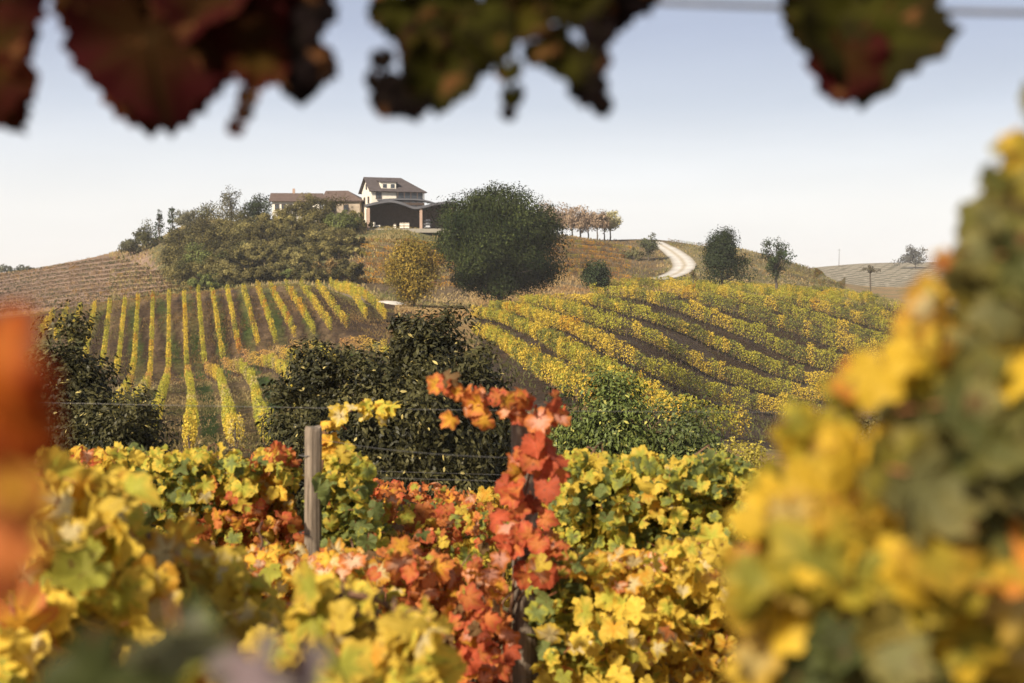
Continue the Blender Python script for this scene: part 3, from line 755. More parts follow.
# ------------------------------------------------------------------ road, path, dusty yard
def gravel(name, c1, c2):
    m = surface(name, c1, c2, .6, .95, .6); nt = m.node_tree
    p = nt.nodes['Principled BSDF']; src = p.inputs['Base Color'].links[0].from_socket
    a = N(nt, 'ShaderNodeAttribute', attribute_name='Col')
    nt.links.new(mixc(nt, 1.0, src, a.outputs['Color'], 'MULTIPLY'), p.inputs['Base Color'])
    return m
def ribbon(name, pts, w, col1, col2, lift=.12, ymin=250, step=3.0):
    P = trace(pts, 0, ymin, step)
    T = np.gradient(P[:, :2], axis=0); T /= np.linalg.norm(T, axis=1)[:, None]
    S = np.c_[-T[:, 1], T[:, 0]]; ww = np.interp(np.linspace(0, 1, len(P)), np.linspace(0, 1, len(w)), w)
    U = np.linspace(-1, 1, 7); V = []
    for u in U:
        q = P[:, :2] + S * (u * ww / 2)[:, None]; V.append(np.c_[q, H(q[:, 0], q[:, 1]) + lift])
    V = np.array(V).transpose(1, 0, 2).reshape(-1, 3); n = len(U)
    i = np.arange(len(P) - 1)[:, None] * n + np.arange(n - 1)[None]
    cr = np.array([.55, .95, 1.08, .78, 1.08, .95, .55]); cc = np.repeat((cr[None] * rng.uniform(.85, 1.1, (len(P), 1))).reshape(-1, 1), 3, 1) * np.where(np.tile(cr, len(P))[:, None] < .8, [1.0, .9, .72], [1, 1, 1])
    b = MB(); b.add(V, np.stack([i, i + 1, i + n + 1, i + n], -1).reshape(-1, 4), cc)
    return tag(b.build(name, gravel(name + '_gravel', col1, col2), smooth=True), kind='structure')
ribbon('road', [(655,242),(662,246),(672,252),(681,259),(685,266),(681,272),(670,277),(655,280)], [5, 5.5, 6, 6.5, 6, 5], (.42, .39, .35), (.52, .49, .44), .2, 300)
ribbon('path', [(332,293),(345,291),(358,297),(350,306),(366,312)], [4, 4], (.30, .23, .14), (.38, .30, .19), .14, 212)
# pale heap of sand by the path
b = MB()
sp = drape(387, 303.5, 0, 215); th = np.linspace(0, 2*np.pi, 20, endpoint=False); V = []
for rr, zz in ((1, 0), (.8, .35), (.45, .62), (.08, .7)):
    V += [[math.cos(a) * rr * 3.1 * (1 + .08*math.sin(3*a)), math.sin(a) * rr * 2.4, zz - .25] for a in th]
i = np.arange(3)[:, None] * 20; j = np.arange(20)[None]; k2 = (j + 1) % 20
b.add(np.array(V), [np.stack([i + j, i + k2, i + 20 + k2, i + 20 + j], -1).reshape(-1, 4), (60 + np.arange(20))[None]])
o = b.build('sand_heap', surface('pale_sand', (.45, .41, .37), (.55, .51, .47), 2, .95, .5), smooth=True); o.location = [float(v) for v in sp]
tag(o, 'pale heap of sand beside the path left of the golden tree', 'sand heap')

# ------------------------------------------------------------------ houses on the hill
YH = 330.0
PXM = YH / F                     # metres for one picture unit at the houses
def hp(px, py, dy=0.0): return at(px, py, YH + dy)
M_PLAST = surface('cream_plaster', (.60, .55, .46), (.72, .67, .57), .8, .85, .15)
M_TILE_D = surface('dark_roof_tile', (.045, .036, .036), (.085, .068, .066), 1.6, .85, .5, c3=(.12, .10, .095))
M_TILE_R = surface('brown_roof_tile', (.07, .045, .036), (.115, .078, .064), 1.4, .85, .5, c3=(.16, .115, .095))
M_GLASS = surface('dark_window', (.03, .035, .045), (.06, .07, .085), 1, .2, 0, .5)
M_METAL = surface('dark_sheet_roof', (.055, .055, .065), (.09, .09, .10), .5, .6, .1)
M_WOODD = surface('dark_timber', (.06, .04, .03), (.10, .07, .055), 2, .8, .3)
M_PILLAR = surface('brick_pillar', (.30, .20, .15), (.38, .27, .21), 3, .9, .4)
def quadprism(mb, poly, thick, col=None):
    """a slab from a planar polygon, thickened along its normal"""
    P = np.array(poly, float); n = np.cross(P[1] - P[0], P[2] - P[0]); n /= np.linalg.norm(n)
    if n[2] < 0: n = -n
    k = len(P); V = np.r_[P, P + n * thick]
    s = [[(i), (i + 1) % k, (i + 1) % k + k, i + k] for i in range(k)]
    mb.add(V, [np.arange(k)[::-1][None], (np.arange(k) + k)[None], np.array(s)], col)
def gable_house(name, label, cx, cy, z0, L, W, eave, ridge, rz, wall_m, roof_m, hip_right=False, wins=(), dormer=False, chimney=None):
    root = thing(name, label, 'house', (cx, cy, z0), rz=rz)
    w = MB(); w.box((0, 0, eave/2 - 1), (L, W, eave + 2))
    tri = [(-L/2, -W/2, eave), (-L/2, W/2, eave), (-L/2, 0, ridge - .12)]
    def prism(x0, x1):
        V = np.array([(x0, -W/2, eave), (x0, W/2, eave), (x0, 0, ridge - .12), (x1, -W/2, eave), (x1, W/2, eave), (x1, 0, ridge - .12)])
        w.add(V, [np.array([[0, 2, 1], [3, 4, 5]]), np.array([[0, 3, 5, 2], [1, 2, 5, 4]])])
    prism(-L/2, L/2 - (W/2 if hip_right else 0))
    w.build('wall', wall_m, root)
    r = MB(); o = .7; sl = (ridge - eave) / (W/2); ze = eave - sl * o
    rx = L/2 + o - (W/2 + o if hip_right else 0)
    quadprism(r, [(-L/2 - o, -W/2 - o, ze), (L/2 + o, -W/2 - o, ze), (rx, 0, ridge), (-L/2 - o, 0, ridge)], .22)
    quadprism(r, [(L/2 + o, W/2 + o, ze), (-L/2 - o, W/2 + o, ze), (-L/2 - o, 0, ridge), (rx, 0, ridge)], .22)
    if hip_right: quadprism(r, [(L/2 + o, -W/2 - o, ze), (L/2 + o, W/2 + o, ze), (rx, 0, ridge)], .22)
    roof = r.build('roof', roof_m, root)
    if chimney:
        c = MB(); c.box((chimney, 0, ridge + .5), (.6, .6, 1.6)); c.build('chimney', M_PILLAR, roof)
    for (fx, fz, ww, hh, face) in wins:
        f = MB(); g = MB()
        if face == 'front':
            for dx, dz, a, b_ in ((0, hh/2 + .06, ww + .24, .12), (0, -hh/2 - .06, ww + .34, .12), (-ww/2 - .06, 0, .12, hh), (ww/2 + .06, 0, .12, hh), (0, 0, .07, hh)):
                f.box((fx + dx, -W/2 - .05, fz + dz), (a, .16, b_))
            g.box((fx, -W/2 - .01, fz), (ww, .06, hh))
        else:
            for dy, dz, a, b_ in ((0, hh/2 + .06, ww + .24, .12), (0, -hh/2 - .06, ww + .34, .12), (-ww/2 - .06, 0, .12, hh), (ww/2 + .06, 0, .12, hh)):
                f.box((-L/2 - .05, fx + dy, fz + dz), (.16, a, b_))
            g.box((-L/2 - .01, fx, fz), (.06, ww, hh))
        fo = f.build('window', M_WOODD, root); g.build('pane', M_GLASS, fo)
    if dormer:
        d = MB(); dx, dw = -L/2 + 4.2, 3.6; zt = eave + (ridge - eave) * .66
        d.box((dx, -W/2 + 1.5, (eave + zt) / 2 - .1), (dw, 2.6, zt - eave + .3)); do = d.build('dormer', wall_m, root)
        q = MB(); quadprism(q, [(dx - dw/2 - .4, -W/2 - .1, zt - .15), (dx + dw/2 + .4, -W/2 - .1, zt - .15), (dx + dw/2 + .4, -.6, zt + .5), (dx - dw/2 - .4, -.6, zt + .5)], .15); q.build('dormer_roof', roof_m, do)
        for ex in (-.95, .95):
            g = MB(); g.box((dx + ex, -W/2 + .18, (eave + zt) / 2), (.9, .1, .9)); g.build('dormer_window', M_GLASS, do)
        # recessed loggia on the right
        g = MB(); g.box((L/2 - 3.4, -W/2 - .03, eave - 2.2), (6.4, .12, 3.6)); lg = g.build('loggia', M_GLASS, root)
        g = MB()
        for ex in np.arange(-3.2, 3.3, 1.6): g.box((L/2 - 3.4 + ex, -W/2 - 1.2, eave - 2.2), (.16, .16, 3.6))
        g.box((L/2 - 3.4, -W/2 - 1.2, eave - 2.9), (6.6, .1, .12)); g.box((L/2 - 3.4, -W/2 - 1.2, eave - 3.2), (6.6, .08, .5))
        g.build('railing', M_WOODD, root)
        g = MB(); g.box((L/2 - 3.4, -W/2 - .7, eave - 4.0), (7.0, 1.9, .35)); g.build('balcony', M_METAL, root)
    return root
z0 = 12.3
main = hp(391, 228)
eave = (280 - 189.5) / F * YH - z0; rdg = (280 - 178) / F * YH - z0 + .4
gable_house('white_house', 'cream three-storey house with dark tiled roof and dormer on the hilltop', main[0] - .4, YH + 9, z0, 12.6, 8.6, eave, rdg, R(21), M_PLAST, M_TILE_D, True,
            [(-4.6, eave - 1.3, 1.1, 1.3, 'front'), (-1.5, eave - 2.9, .9, 1.3, 'front'), (0, eave + 1.0, .9, 1.1, 'gable'), (-1.8, eave - 2.2, 1.0, 1.3, 'gable'), (1.8, eave - 2.2, 1.0, 1.3, 'gable')], dormer=True)
wg = hp(296, 215, 20)
gable_house('farm_wing', 'long low cream wing with brown tiled roof and chimney behind the trees', wg[0], YH + 22, z0, 11.5, 7, 7.1, 8.9, R(4), M_PLAST, M_TILE_R, False,
            [(x, 5.4, .8, 1.5, 'front') for x in (-4.6, -3.0, -1.4, .2, 1.8, 3.4)], chimney=-.8)
wg = hp(346, 215, 8)
gable_house('farm_wing', 'brown roofed wing joined to the left of the cream house, mostly hidden by trees', wg[0] - .4, YH + 12, z0, 8.6, 8, 6.6, 8.9, R(-8), surface('ochre_plaster', (.30, .24, .18), (.38, .31, .24), .8, .9, .2), M_TILE_R, True,
            [(-2, 4.8, 1, 1.4, 'front'), (1, 4.8, 1, 1.4, 'front')])
# open shed with a waved roof
xs = lambda px: float((px - 512) / F * (YH - 6))
zs = lambda py: float((280 - py) / F * (YH - 6)) 
sx0 = xs(410)
shed = thing('open_shed', 'long open-fronted shed with a dark waved roof on brick pillars', 'shed', (sx0, YH - 6, z0 - .6))
zo = z0 - .6
def wave(pts, y0, y1, thick, name, m):
    px = np.linspace(pts[0][0], pts[-1][0], 40); py = pchip([p[0] for p in pts], [p[1] for p in pts], px)
    V = []
    for yy in (y0, y1):
        for dz in (0, -thick):
            V.append(np.c_[[xs(p) - sx0 for p in px], np.full(40, yy), [zs(q) + dz - zo for q in py]])
    V = np.concatenate(V); a = np.arange(39)
    q = lambda r0, r1: np.stack([r0*40 + a, r0*40 + a + 1, r1*40 + a + 1, r1*40 + a], -1)
    b = MB(); b.add(V, [q(0, 1), q(2, 0), q(3, 2), q(1, 3), np.array([[0, 40, 120, 80], [39, 119, 159, 79]])])
    return b.build(name, m, shed, smooth=False)
wave([(366,205.2),(378,202.5),(391,200.6),(403,203),(416,207.3),(426,205.8),(436,203.3),(446,202.2),(456,202.0)], -1.5, 8, .55, 'roof', M_METAL)
wave([(377,199.2),(395,198.4),(415,198.6),(428,200.5),(436,203.0)], 1.5, 7.5, .35, 'upper_roof', M_METAL)
for p in (369.3, 421.5, 452):
    b = MB(); b.box((xs(p) - sx0, -.8, (zs(206.5) - zo) / 2 - .6), (.62, .62, zs(206.5) - zo + .4)); b.box((xs(p) - sx0, -.8, -.35), (.8, .8, .5)); b.build('pillar', M_PILLAR, shed)
WV = [(366,205.2),(378,202.5),(391,200.6),(403,203),(416,207.3),(426,205.8),(436,203.3),(446,202.2),(456,202.0)]
pw_ = np.linspace(367, 455, 40); tw_ = (280 - pchip([p[0] for p in WV], [p[1] for p in WV], pw_)) / F * (YH - 6) - zo - .5
xw_ = np.array([xs(p) - sx0 for p in pw_]); V = []
for yy in (6.2, 6.5): V += [np.c_[xw_, np.full(40, yy), np.full(40, -.4)], np.c_[xw_, np.full(40, yy), tw_]]
b = MB(); a_ = np.arange(39); q = lambda r0, r1: np.stack([r0*40 + a_, r0*40 + a_ + 1, r1*40 + a_ + 1, r1*40 + a_], -1)
b.add(np.concatenate(V), [q(0, 1), q(3, 2), q(1, 3)]); b.build('back_wall', M_WOODD, shed)
b = MB(); b.box((xs(367.5) - sx0, 3.0, 2.1), (.3, 6.2, 4.6)); b.build('side_wall', M_WOODD, shed)
b = MB(); b.box((.8, 3.2, -.55), (20.5, 10.5, .9)); b.build('floor_slab', surface('shed_floor', (.2, .18, .15), (.28, .25, .2), 1, .9, .2), shed)
M_CRATE = surface('pale_bin', (.62, .56, .46), (.72, .66, .56), 1.5, .8, .2)
for k, (p, w_, h_) in enumerate([(401.5, .9, 1.5), (406.5, 1.1, 1.5), (394.5, .5, 1.2)]):
    t = thing('harvest_bin', ['pale tall harvest bin under the shed, left of the pair', 'pale wide harvest bin under the shed, right of the pair', 'thin pale upright bin alone under the shed'][k], 'bin', (xs(p), YH - 4, zo - .1), 'pale bins under the shed')
    b = MB(); b.box((0, 0, h_/2), (w_, 1.0, h_), taper=1.05); b.build('body', M_CRATE, t)
    b = MB(); [b.box((0, -.55, z_), (w_ * 1.1, .1, .12)) for z_ in (.2, h_*.5, h_ - .1)]; b.build('slats', M_WOODD, t)
# small tractor-like cart and a stack of drums
t = thing('trailer', 'small pale trailer with two wheels parked by the left pillar of the shed', 'trailer', (xs(375), YH - 4, zo - .1))
b = MB(); b.box((0, 0, .75), (2.2, 1.2, .35)); b.box((-.5, 0, 1.2), (1.0, 1.1, .8), taper=.9); b.build('body', M_CRATE, t)
for e in (-.7, .7):
    b = MB(); th = np.linspace(0, 2*np.pi, 12, endpoint=False)
    V = np.r_[np.c_[e + .36*np.cos(th), np.full(12, -.75), .4 + .36*np.sin(th)], np.c_[e + .36*np.cos(th), np.full(12, -.55), .4 + .36*np.sin(th)]]
    q = np.arange(12); b.add(V, [q[None], (q[::-1] + 12)[None], np.stack([q, (q+1) % 12, (q+1) % 12 + 12, q + 12], -1)]); b.build('wheel', M_GLASS, t)
t = thing('storage_rack', 'grey metal storage rack standing right of the second shed pillar', 'rack', (xs(427), YH - 3, zo - .1))
b = MB()
for e in (-.8, .8):
    b = MB(); b.box((e, 0, 1.1), (.08, .8, 2.2)); b.build('upright', M_METAL, t)
for z_ in (.5, 1.2, 1.9):
    b = MB(); b.box((0, 0, z_), (1.5, .8, .08)); b.box((.1, 0, z_ + .22), (1.0, .6, .34)); b.build('shelf', surface('rack_grey', (.35, .36, .38), (.48, .48, .5), 1, .6, 0), t)
# mast on the right skyline
mp_ = at(839, 268, 950); mz = float(H(mp_[0], 950))
b = MB(); b.tube([(0, 0, -1), (0, 0, 6)], [.2, .16], 5); b.tube([(0, 0, 6), (0, 0, 12)], [.16, .12], 5); b.tube([(-1.2, 0, 11), (1.2, 0, 11)], .07, 4)
o = b.build('utility_pole', M_WOODD); o.location = (float(mp_[0]), 950, mz); tag(o, 'faint thin utility pole on the hazy far hill', 'utility pole')

# ------------------------------------------------------------------ grape leaves
NA = 40
def leaf_outline(seed):
    r = np.random.default_rng(seed)
    th = np.linspace(-np.pi, np.pi, NA, endpoint=False)
    R_ = np.zeros(NA)
    lobes = [(0, 1.0, .50), (1.05, .93, .48), (-1.05, .93, .48), (2.1, .86, .52), (-2.1, .86, .52)]
    for a, h_, w in lobes:
        a += r.normal(0, .05); d = np.abs((th - a + np.pi) % (2*np.pi) - np.pi)
        R_ = np.maximum(R_, h_ * (1 + r.normal(0, .05)) * (1 - .30 * np.clip(d / .55, 0, 1.2) ** 1.3))
    R_ = np.maximum(R_, .68 if seed < 100 else .86)
    d = np.abs(np.abs(th) - np.pi); R_ *= 1 - .72 * np.exp(-(d / .22)**2)
    R_ *= 1 + .05 * np.where(np.arange(NA) % 2 == 0, 1, -1) * (d > .3)
    vein = np.zeros(NA)
    for a, h_, w in lobes: vein[np.argmin(np.abs(th - a))] = 1
    return th, R_ * .56, vein
def leaf_tpl(seed):
    r = np.random.default_rng(seed + 50)
    th, R_, vein = leaf_outline(seed)
    V = [[0, -.12, 0]]; U = [[1, 0]]
    cup = r.uniform(-.4, .95); fold = r.uniform(0, .42); ph = r.random() * 6; wav = r.uniform(.05, .15); roll = r.uniform(-1.0, 1.0)
    for q, f in enumerate((.38, .72, 1.0)):
        rr = R_ * f if q else np.minimum(R_ * f, .25)
        x = np.sin(th) * rr; y = np.cos(th) * rr - .12
        z = -cup * rr**2 * 1.6 + fold * np.abs(x) * .8 + wav * np.sin(th * 3 + ph) * f**2 * .8 + wav * .6 * np.sin(th * 7 + ph) * f**3 - roll * (y * np.abs(y)) * .8
        z = z - .03 * vein * f
        V += list(np.c_[x, y, z]); U += list(np.c_[vein * (1 - .3*f), np.full(NA, f)])
    V = np.array(V); V[:, 1] += .35   # petiole junction close to the origin
    tri = [[0, 1 + (i + 1) % NA, 1 + i] for i in range(NA)]
    qd = [[1 + q*NA + i, 1 + q*NA + (i+1) % NA, 1 + (q+1)*NA + (i+1) % NA, 1 + (q+1)*NA + i] for q in (0, 1) for i in range(NA)]
    return V, np.array(tri), np.array(qd), np.array(U)
TPL = [leaf_tpl(s) for s in range(14)]
TPLR = [leaf_tpl(s) for s in range(100, 106)]
TPLM = TPL + TPLR
def grape_leaves(mb, P, size, c1, c2, nrm, spread, tip=None, ts=.55, petiole=True, tpls=None):
    tpls = tpls or TPLM
    n = len(P); A, T, Nn = frames(n, nrm, spread, tip, ts)
    size = np.broadcast_to(size, (n,)); which = rng.integers(0, len(tpls), n)
    for k, (V, tr, qd, U) in enumerate(tpls):
        m = np.where(which == k)[0]
        if not len(m): continue
        W = P[m][:, None] + size[m][:, None, None] * (V[None, :, 0:1] * A[m][:, None] + V[None, :, 1:2] * T[m][:, None] + V[None, :, 2:3] * Nn[m][:, None])
        nv = len(V); o = (np.arange(len(m)) * nv)[:, None, None]
        mb.add(W.reshape(-1, 3), [(tr[None] + o).reshape(-1, 3), (qd[None] + o).reshape(-1, 4)], np.repeat(c1[m], nv, 0), np.repeat(c2[m], nv, 0), np.tile(U, (len(m), 1)))
    if petiole:
        base = P + T * (.05 * size)[:, None]
        end = P - T * (.12 * size)[:, None] - Nn * (.35 * size)[:, None] + np.array([0, 0, -.1]) * size[:, None]
        wv = A * (.018 * size)[:, None]
        V = np.stack([base - wv, base + wv, end + wv, end - wv], 1)
        mb.add(V.reshape(-1, 3), np.arange(n * 4).reshape(n, 4), np.array([.42, .16, .08]))
PALS = {
 'yellow': [(Y_*1.1, Y_*1.2, 3), (LIME*1.15, Y_*1.15, 3), (PALE*1.05, Y_*1.1, 1.4), (G_*1.05, ORG, .5), (LIME*.8, LIME, 1)],
 'gold':   [(G_*1.15, Y_, 3), (Y_*1.2, G_, 3), (PALE*1.05, G_, 1), (LIME, G_, 1), (ORG, BRN, .5)],
 'lime':   [(LIME*1.15, Y_*1.1, 3.4), (GRN*1.6, LIME*1.2, 2), (Y_*1.1, Y_, 1.2), (GRN, GRN*1.3, .8)],
 'green':  [(GRN*1.3, GRN*1.5, 3), (GRN*1.5, LIME, 2.6), (GRN*.8, GRN*1.2, 1), (LIME*1.1, Y_, 1.6)],
 'orange': [(ORG, RED*1.1, 2.5), (ORG*1.1, ORG, 2.5), (G_*1.1, ORG*1.05, 2), (c3(.66,.36,.22), ORG, 1.3), (LIME, ORG, .8), (BRN*1.2, BRN, .6)],
 'red':    [(ORG*1.0, RED*1.1, 3), (RED*1.2, RED, 1.8), (c3(.66,.32,.22), ORG, 1.6), (G_, ORG, 1.2), (RED*.6, RED*.4, .6)],
 'bright': [(Y_*1.15, Y_*1.2, 2.4), (LIME*1.35, Y_*1.15, 2.6), (PALE, Y_*1.1, 1), (G_*1.1, Y_*1.0, 1)],
 'cream':  [(PALE*1.1, G_*1.1, 2), (c3(.75,.5,.32), ORG*1.1, 1.5), (Y_*1.2, G_*1.2, 1)],
 'dark_green':  [(DK, GRN*.7, 3), (GRN*.5, DK, 2), (c3(.09,.04,.04), DK, 1)],  # dark green and dull red brown leaf colours
 'grey':   [(c3(.15,.15,.08), c3(.19,.19,.09), 3), (c3(.11,.12,.045), c3(.15,.15,.05), 2), (c3(.22,.21,.14), GRN, 1)],
 'pale': [(c3(.62,.5,.3), c3(.6,.45,.2), 1), (c3(.6,.48,.28), Y_, 1)],
 'olive2': [(c3(.16,.13,.03), c3(.2,.15,.03), 1), (c3(.1,.09,.03), LIME, 1)],
 'rust': [(c3(.34,.07,.010), c3(.24,.035,.008), 2), (c3(.50,.13,.012), c3(.36,.06,.008), 2)],
 'plum':   [(c3(.05,.018,.012), c3(.035,.008,.016), 3), (c3(.08,.03,.01), c3(.05,.01,.02), 2)],
 'mauve':  [(c3(.22,.16,.17), c3(.14,.12,.1), 1)],
}
def two(n, nm):
    L = PALS[nm]; w = np.array([l[2] for l in L], float); w /= w.sum(); k = rng.choice(len(L), n, p=w)
    a = np.array([l[0] for l in L])[k]; b_ = np.array([l[1] for l in L])[k]; j = rng.uniform(.8, 1.18, (n, 1))
    return np.clip(a * j, 0, .85), np.clip(b_ * j, 0, .85)
def grapevine(label, blobs, Y, leaf=.12, group=None, trunk=None, canes=(), name='grapevine', to_ground=True, dY=.22, spread=.72, up=.4):
    """blobs: (px, py, rx, ry, n, palette[, Y]) clouds of leaves; canes: lists of (px, py[, Y])"""
    px0 = trunk if trunk is not None else blobs[0][0]
    x0 = float(ray(px0, 500)[0] * Y); z0_ = float(H(x0, Y)) if to_ground else float(ray(px0, blobs[0][1])[1] * Y)
    org = np.array([x0, Y, z0_])
    root = thing(name, label, 'grapevine', org, group)
    mb = MB()
    for bl in blobs:
        px, py, rx, ry, n, pl = bl[:6]; Yb = bl[6] if len(bl) > 6 else Y
        n = int(n * (3.0 if Y > 4 else 2.9))
        a = rng.random(n) * 6.283; r_ = np.sqrt(rng.random(n))
        qx = px + rx * r_ * np.cos(a); qy = py + ry * r_ * np.sin(a)
        yy = Yb + rng.normal(0, dY, n) * min(1, Yb / 4)
        P = at(qx, qy, yy)
        c1, c2 = two(n, pl)
        grape_leaves(mb, P - org, leaf * (.62 if Y > 4 else .72) * rng.uniform(.55, 1.3, n), c1, c2, np.array([0 - .25, -.75, up]), spread)
    mb.build('leaves', M_VINE, root, smooth=True)
    cb = MB()
    if to_ground:
        top = at(px0, blobs[0][1], Y) - org
        n = 9; s = np.linspace(0, 1, n)[:, None]
        P = s * (top * (1, 1, 1)) + np.c_[rng.normal(0, .025, (n, 2)), np.zeros(n)]
        P[0] = (0, 0, -.1)
        tb = MB(); tb.tube(P, np.interp(np.linspace(0, 1, n), [0, .6, 1], [.032, .024, .012]) * (1 + rng.normal(0, .12, n)), 8); tb.build('trunk', M_VTRUNK, root, smooth=True)
        for bl in blobs:
            for _ in range(2):
                Yb = bl[6] if len(bl) > 6 else Y
                e = at(bl[0] + rng.uniform(-.9, .9) * bl[2], bl[1] - rng.uniform(-.3, .9) * bl[3], Yb) - org
                st = P[rng.integers(n//2, n)]
                t_ = np.linspace(0, 1, 9)[:, None]; Q = st * (1 - t_) + e * t_ + np.array([0, 0, .12 if Y > 4 else .02]) * np.sin(t_ * 3.14) + rng.normal(0, .012, (9, 3))
                cb.tube(Q, np.linspace(.0055, .0022, 9), 5)
    for cn in canes:
        Q = np.array([at(c[0], c[1], c[2] if len(c) > 2 else Y) for c in cn]) - org
        t0 = np.linspace(0, 1, len(Q)); t1 = np.linspace(0, 1, len(Q) * 5)
        Q = np.stack([pchip(t0, Q[:, k], t1) for k in range(3)], 1)
        cb.tube(Q, np.linspace(.0065, .0028, len(Q)) * (1.0 if Y > 2 else .7), 6)
    if cb.v: cb.build('canes', M_CANE, root, smooth=True)
    return root
def shoot(mb, org, path, n, leaf, pl, sd=.05):
    Q = np.array([at(*c) for c in path]); t0 = np.linspace(0, 1, len(Q)); t = rng.random(n)
    P = np.stack([pchip(t0, Q[:, k], t) for k in range(3)], 1) + rng.normal(0, sd, (n, 3))
    c1, c2 = two(n, pl)
    grape_leaves(mb, P - org, leaf * rng.uniform(.65, 1.2, n), c1, c2, np.array([-.2, -.8, .3]), .45)

# third row, farther down the slope
G3 = 'grapevines of the farther trellis row'
specs3 = [(360, 500, 'orange', 'orange leaved vine in the farther row, right of the grey wooden post'), (430, 505, 'orange', 'orange and gold vine in the farther row under the dark trees'), (497, 510, 'gold', 'gold vine in the farther row just left of the red shoot'),
          (585, 512, 'gold', 'gold vine in the farther row just right of the red shoot'), (665, 515, 'yellow', 'yellow vine of the farther row behind the green topped vines'), (745, 512, 'lime', 'yellow green vine at the right end of the farther row'), (815, 520, 'yellow', 'yellow vine of the farther row glimpsed beside the blurred leaves'),
          (890, 530, 'gold', 'gold vine of the farther row behind the blurred right-hand leaves'), (970, 530, 'gold', 'rust gold vine of the farther row lowest behind the right-hand leaves')]
for px, py, pl, lab in specs3:
    grapevine(lab, [(px, py, 48, 22, 62, pl), (px, py + 52, 50, 40, 75, 'gold' if rng.random() < .5 else 'orange'), (px, py + 25, 45, 30, 40, 'lime')], 9.2, .13, G3)
# second row
G2 = 'grapevines of the middle trellis row'
grapevine('green and orange vine at the left end of the middle row', [(85, 470, 45, 22, 30, 'gold'), (85, 470, 45, 22, 16, 'orange'), (85, 492, 45, 26, 40, 'green'), (80, 530, 45, 45, 80, 'orange')], 6.6, .125, G2)
grapevine('lime green vine with a bright orange leaf cluster, below the valley rows', [(140, 468, 48, 22, 60, 'lime'), (125, 488, 22, 18, 18, 'orange'), (155, 520, 48, 45, 80, 'green'), (205, 535, 26, 24, 24, 'orange'), (190, 520, 40, 34, 30, 'yellow')], 6.5, .125, G2,
          canes=[((112, 480), (140, 500), (160, 520), (185, 545))])
grapevine('pale green topped vine left of the grey wooden post', [(205, 470, 45, 20, 60, 'lime'), (190, 485, 40, 25, 30, 'green'), (235, 500, 30, 26, 26, 'orange'), (235, 520, 40, 34, 34, 'yellow'), (215, 545, 50, 40, 60, 'lime')], 6.5, .125, G2,
          canes=[((215, 520), (228, 505), (245, 485))])
grapevine('vine with a big orange tuft touching the grey wooden post', [(262, 470, 35, 20, 42, 'lime'), (276, 462, 20, 16, 22, 'orange', 6.5), (276, 510, 18, 42, 40, 'gold', 6.6), (268, 545, 40, 40, 60, 'orange')], 6.45, .125, G2)
v = grapevine('green vine with a yellow shoot arching up right of the wooden post', [(345, 475, 26, 24, 40, 'lime'), (340, 510, 32, 40, 62, 'green'), (355, 535, 35, 34, 40, 'lime')], 6.35, .12, G2,
          canes=[((318, 520), (322, 470), (328, 432), (348, 412), (386, 404))])
yo = np.array(v.location); mb = MB()
shoot(mb, yo, [(320, 478, 6.3), (325, 447, 6.3), (333, 424, 6.3)], 12, .10, 'gold', .02); shoot(mb, yo, [(333, 424, 6.3), (350, 411, 6.3), (368, 408, 6.3), (388, 404, 6.3)], 17, .08, 'bright', .018)
mb.build('shoot_leaves', M_VINE, v, smooth=True)
grapevine('orange vine hung low between the wooden post and the red shoot', [(395, 530, 50, 34, 55, 'orange'), (395, 535, 50, 34, 34, 'lime'), (400, 565, 50, 30, 50, 'gold')], 6.7, .11, G2)
grapevine('orange and yellow vine close behind the red shoot', [(465, 535, 45, 34, 50, 'orange'), (465, 540, 45, 34, 35, 'lime'), (470, 570, 45, 30, 50, 'lime')], 6.6, .11, G2)
grapevine('green topped vine right behind the red shoot', [(590, 470, 38, 20, 46, 'lime'), (590, 500, 40, 30, 60, 'green'), (600, 530, 45, 35, 70, 'lime')], 6.2, .125, G2)
grapevine('green vine with one large yellow leaf, below the bright bush', [(650, 474, 40, 20, 46, 'lime'), (655, 495, 38, 26, 36, 'bright'), (660, 520, 45, 40, 80, 'green')], 6.2, .13, G2)
grapevine('dark green topped vine before the fine yellow bush', [(715, 475, 42, 20, 60, 'green'), (715, 500, 40, 26, 50, 'lime'), (715, 530, 45, 40, 80, 'lime')], 6.2, .13, G2, canes=[((690, 490), (730, 478), (782, 481))])
grapevine('yellow green vine beside the blurred yellow leaves', [(785, 500, 42, 28, 50, 'lime'), (790, 540, 45, 40, 80, 'yellow')], 6.3, .125, G2)
grapevine('gold vine of the middle row behind the blurred right-hand leaves', [(870, 530, 50, 40, 80, 'gold'), (880, 580, 50, 40, 60, 'gold')], 6.4, .125, G2)
grapevine('rust coloured vine of the middle row at its right end', [(970, 540, 50, 40, 80, 'gold'), (960, 590, 50, 40, 60, 'orange')], 6.4, .125, G2)
